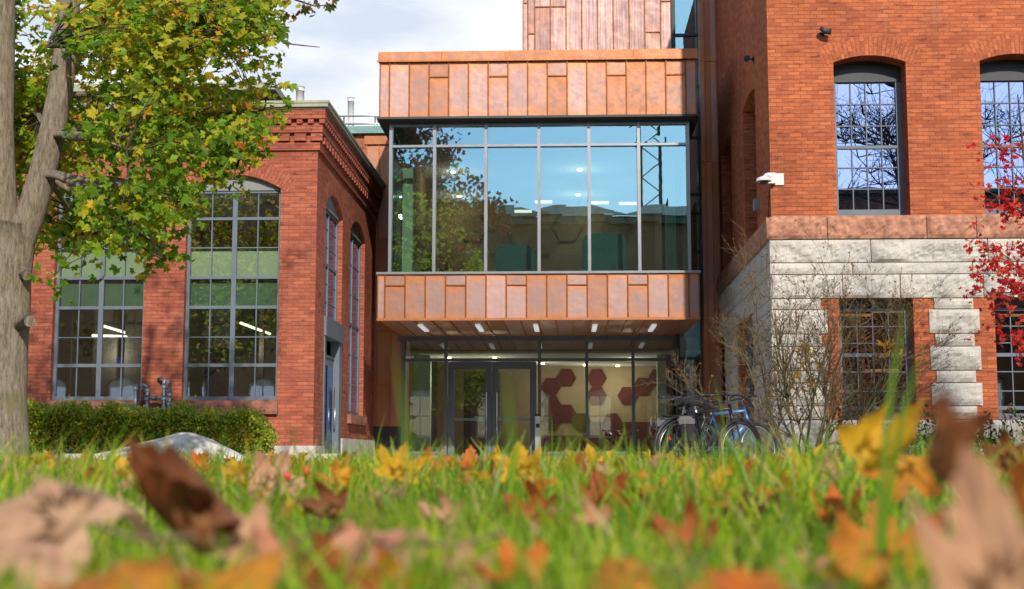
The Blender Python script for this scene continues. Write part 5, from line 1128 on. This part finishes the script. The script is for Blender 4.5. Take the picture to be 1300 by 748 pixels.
FL = [
 (45, 640, .72, .090, 'cream', 30, 60, 10, -.5, -.45, 'huge blurred pale beige leaf at the left edge'),
 (228, 636, .85, .080, 'brown', 74, 44, 12, .4, 1.45, 'dark brown curled leaf standing right of the huge beige leaf'),
 (185, 768, .56, .085, 'gold', 8, 80, 0, .1, .1, 'blurred golden leaf lying along the bottom left'),
 (345, 712, .82, .040, 'pink', 50, 10, 20, .3, 1.0, 'pinkish tan curled leaf below the dark brown one'),
 (300, 700, .85, .045, 'tan', 40, 100, 10, .4, .4, 'tan leaf scrap between the brown and the pinkish curled leaves'),
 (338, 603, 2.1, .070, 'tan', 80, 25, 12, .2, .35, 'crisp tan leaf standing upright before the boulder'),
 (372, 620, 2.0, .030, 'cream', 55, 200, 0, .1, .1, 'small pale rounded leaf right of the upright tan leaf'),
 (455, 686, .85, .085, 'pink', 16, 85, 5, -.2, -.25, 'long coral pink leaf lying flat on the grass tips'),
 (425, 752, .78, .045, 'rust', 65, 150, 10, .3, .5, 'blurred orange-brown leaf under the coral pink leaf'),
 (500, 745, .80, .040, 'gold', 75, 20, -10, .2, .5, 'blurred yellow leaf right of the orange-brown one at the bottom'),
 (485, 592, 3.3, .075, 'yellow', 85, 15, 5, .1, .3, 'yellow leaf standing left of the entrance doors'),
 (548, 596, 3.1, .070, 'orange', 80, -60, 15, .2, .3, 'orange leaf leaning left in front of the doors'),
 (597, 592, 3.3, .090, 'orange', 85, 0, -5, .1, .25, 'pointed bright orange leaf upright before the middle of the doors'),
 (633, 604, 3.2, .080, 'gold', 80, -50, 10, .15, .3, 'orange and yellow leaf leaning right before the right door'),
 (738, 602, 3.0, .085, 'rust', 82, 5, 10, .2, .4, 'rust coloured pointed leaf left of the yellow one'),
 (765, 592, 3.3, .085, 'yellow', 85, -35, 0, .1, .2, 'bright yellow leaf behind the two rust pointed leaves'),
 (787, 612, 2.8, .085, 'rust', 80, 0, -10, .3, .4, 'rust coloured pointed leaf right of the yellow one'),
 (722, 617, 2.9, .035, 'yellow', 60, 80, 0, .1, .2, 'small yellow leaf at the foot of the rust pointed leaf'),
 (932, 614, 2.4, .065, 'rust', 70, 30, 20, .3, .4, 'rust leaf in the grass before the bicycles'),
 (952, 652, 1.6, .050, 'maroon', 75, 10, 30, .3, .5, 'dark maroon curled leaf below the bicycles'),
 (918, 657, 1.6, .030, 'maroon', 70, 60, 0, .3, .5, 'small dark maroon leaf left of the bigger maroon one'),
 (1018, 597, 2.6, .085, 'yellow', 80, 30, 5, .15, .25, 'yellow leaf before the foot of the bare shrub'),
 (1052, 600, 2.2, .050, 'tan', 70, -40, 0, .3, .4, 'tan leaf between the yellow leaf and the big golden one'),
 (1122, 574, 1.15, .064, 'yellow', 52, -60, -10, 1.0, .95, 'big golden leaf arched upright in front of the granite window'),
 (1140, 606, 1.3, .060, 'gold', 60, 160, 0, .2, .3, 'golden leaf lying under the big arched golden leaf'),
 (1180, 560, .66, .042, 'brown', 85, 5, 60, .5, 1.1, 'blurred brown curled leaf upright over the big golden leaf'),
 (1262, 705, .50, .060, 'tan', 55, 15, -20, .6, .75, 'very large blurred tan leaf filling the lower right corner'),
 (1294, 604, .75, .042, 'orange', 85, 10, 40, .5, .5, 'orange leaf standing at the right edge'),
 (935, 752, .52, .038, 'orange', 6, 88, 0, .1, .1, 'blurred orange leaf lying along the bottom edge'),
 (775, 722, .62, .040, 'gold', 6, 92, 0, -1.6, .05, 'thin golden arched leaf at the bottom under the middle'),
 (1122, 690, .95, .060, 'gold', 70, 0, 10, .3, .3, 'mottled golden leaf in the grass left of the large tan leaf'),
 (560, 660, 1.35, .045, 'tan', 40, 70, -20, .6, .9, 'faded pink tan curled leaf in the middle of the grass'),
 (588, 722, .80, .030, 'cream', 80, 0, 20, .4, .6, 'small pale narrow leaf near the bottom centre'),
 (287, 603, 2.6, .045, 'yellow', 75, 40, 0, .1, .2, 'small yellow leaf before the right end of the boulder'),
 (1268, 580, 1.8, .050, 'brown', 70, 60, 0, .5, .6, 'small curled brown leaf near the right edge'),
 (1216, 590, 1.7, .040, 'tan', 75, -30, 0, .3, .4, 'small tan leaf between the golden leaf and the right edge'),
 (815, 640, 1.8, .040, 'brown', 70, 100, 0, .6, .7, 'small curled brown leaf under the rust pointed leaves'),
 (742, 668, 1.2, .035, 'pink', 25, 60, 0, .4, .7, 'faded rose leaf among the blades below the rust leaves'),
 (690, 600, 3.4, .060, 'gold', 75, 30, 0, .2, .4, 'orange gold leaf between the door leaves and the rust pointed leaf'),
 (530, 600, 3.0, .045, 'rust', 70, 40, 0, .4, .6, 'small rust leaf left of the orange leaf by the doors'),
 (612, 600, 2.7, .050, 'brown', 70, 20, 30, .5, .8, 'curled brown leaf under the middle orange leaf'),
 (670, 655, 1.5, .055, 'rust', 50, 60, 0, .5, .8, 'curled rust leaf deep in the grass right of centre'),
 (850, 625, 2.3, .050, 'orange', 60, 20, 0, .3, .5, 'orange leaf lodged in the grass below the bicycles'),
 (885, 600, 3.2, .065, 'yellow', 80, -30, 0, .2, .3, 'yellow leaf upright in front of the rear bicycle wheel'),
 (985, 640, 1.7, .055, 'gold', 60, 50, 0, .4, .6, 'mottled gold leaf under the foot of the bare shrub'),
 (1060, 650, 1.4, .050, 'orange', 45, 0, 0, .4, .6, 'orange leaf in the grass below the tan and yellow leaves'),
 (430, 612, 2.4, .060, 'gold', 65, 10, 0, .3, .5, 'gold leaf right of the red berries'),
 (410, 650, 1.5, .050, 'brown', 45, 80, 0, .5, .8, 'brown curled leaf above the coral pink leaf'),
 (250, 590, 3.0, .055, 'orange', 75, 20, 0, .2, .4, 'orange leaf standing against the boulder'),
 (155, 600, 2.4, .060, 'yellow', 70, 10, 0, .3, .4, 'yellow leaf behind the huge beige leaf'),
 (640, 735, .75, .038, 'orange', 20, 70, 0, .3, .5, 'blurred orange leaf at the bottom left of centre'),
 (1080, 738, .70, .040, 'gold', 15, 80, 0, .3, .4, 'blurred gold leaf at the bottom edge left of the large tan leaf'),
 (860, 690, 1.0, .045, 'rust', 30, 40, 0, .5, .7, 'rust leaf lying in the grass below centre right'),
 (508, 590, 2.1, .058, 'yellow', 70, -15, 10, .25, .35, 'broad yellow leaf spread open before the left lobby pane'),
 (662, 588, 2.2, .060, 'yellow', 80, 8, -12, .2, .3, 'tall yellow leaf upright below the silver operator post'),
 (762, 628, 1.7, .055, 'rust', 62, 12, 20, .4, .5, 'russet leaf with raised lobes below the twin rust pointed leaves'),
 (908, 622, 1.9, .060, 'yellow', 60, -20, 5, .3, .35, 'yellow leaf tilted back in the grass in front of the bicycles'),
 (1020, 720, .9, .022, 'pink', 60, 0, 0, .1, .1, 'tiny rose leaf fragment at the bottom right of centre'),
]
for f_ in FL: fallen(*f_)
# red berries
for k, (px, py, Yb, r_, lb) in enumerate(((365, 605, 2.0, .006, 'pink-red berry lying left of the other berry by the tan leaf'), (389, 598, 2.2, .008, 'orange-red berry hanging right of the upright tan leaf'))):
    c = P(px, py, Yb); b_ = bmesh.new(); bmesh.ops.create_uvsphere(b_, u_segments=14, v_segments=10, radius=r_); bmesh.ops.scale(b_, vec=(.85, .85, 1.15), verts=b_.verts); me = bpy.data.meshes.new('berry'); b_.to_mesh(me); b_.free()
    for q_ in me.polygons: q_.use_smooth = True
    me.materials.append(simple('berry_skin', (.6, .05, .04) if k == 0 else (.5, .09, .02), .3)); o = bpy.data.objects.new('berry', me); COL.objects.link(o); o.location = c; tag(o, lb, 'berry')
    mb = MB(); mb.tube([(0, 0, r_), (.003, 0, r_ + .01)], .001, 5); mb.build('stalk', 'olive_twig', o)
# small litter nobody could count
HT = (np.array([(0, .18, 0)] + [(x, y, 0) for x, y, a, r in HI_T]) - np.array([0, .1, 0]), np.array([(0, 1 + k, 1 + (k + 1) % len(HI_T)) for k in range(len(HI_T))]))
def litter(name, nl, y0, y1, sz, lab, zoff, xw=.42, pw=.8, zf=lawn_z, xo=0, cols=None):
    yy = y0 + (y1 - y0) * rng.random(nl) ** pw; xx = (rng.random(nl) * 2 - 1) * (xw * yy + .4) - .04 * yy + xo
    zz_ = np.array([zf(x, y) for x, y in zip(xx, yy)]) + rng.uniform(*zoff, nl)
    nm = rng.normal(size=(nl, 3)) * .9 + np.array([0, -.5, .9]); cc_ = np.array(cols or [(.70, .44, .03), (.62, .24, .02), (.52, .20, .04), (.62, .40, .22), (.74, .50, .04), (.72, .40, .03), (.66, .44, .26)])
    o = scatter(name, np.stack([xx, yy, zz_], 1), rng.uniform(sz * .5, sz * 1.15, nl) * np.clip(yy / 4.5, .38, 1), nm, cc_[rng.integers(0, len(cc_), nl)] * rng.uniform(.7, 1.15, (nl, 1)), 'leaf', T=HT, fold=.7); tag(o, lab, 'leaves', kind='stuff')
litter('leaf_litter', 3200, 1.1, 16, .058, 'scattered small autumn leaves lodged in the lawn', (.04, .105))
litter('leaf_litter', 900, 17.3, 20.2, .06, 'yellow and orange leaves on the mulch before the hedge', (.05, .07), .12, 1, lambda x, y: 0, -5.6, [(.62, .30, .02), (.60, .40, .03), (.5, .15, .02)])
litter('leaf_litter', 500, 17.3, 21.5, .05, 'dry leaves on the paving and bed around the bicycles', (.01, .06), .10, 1, lambda x, y: 0, 4.6)
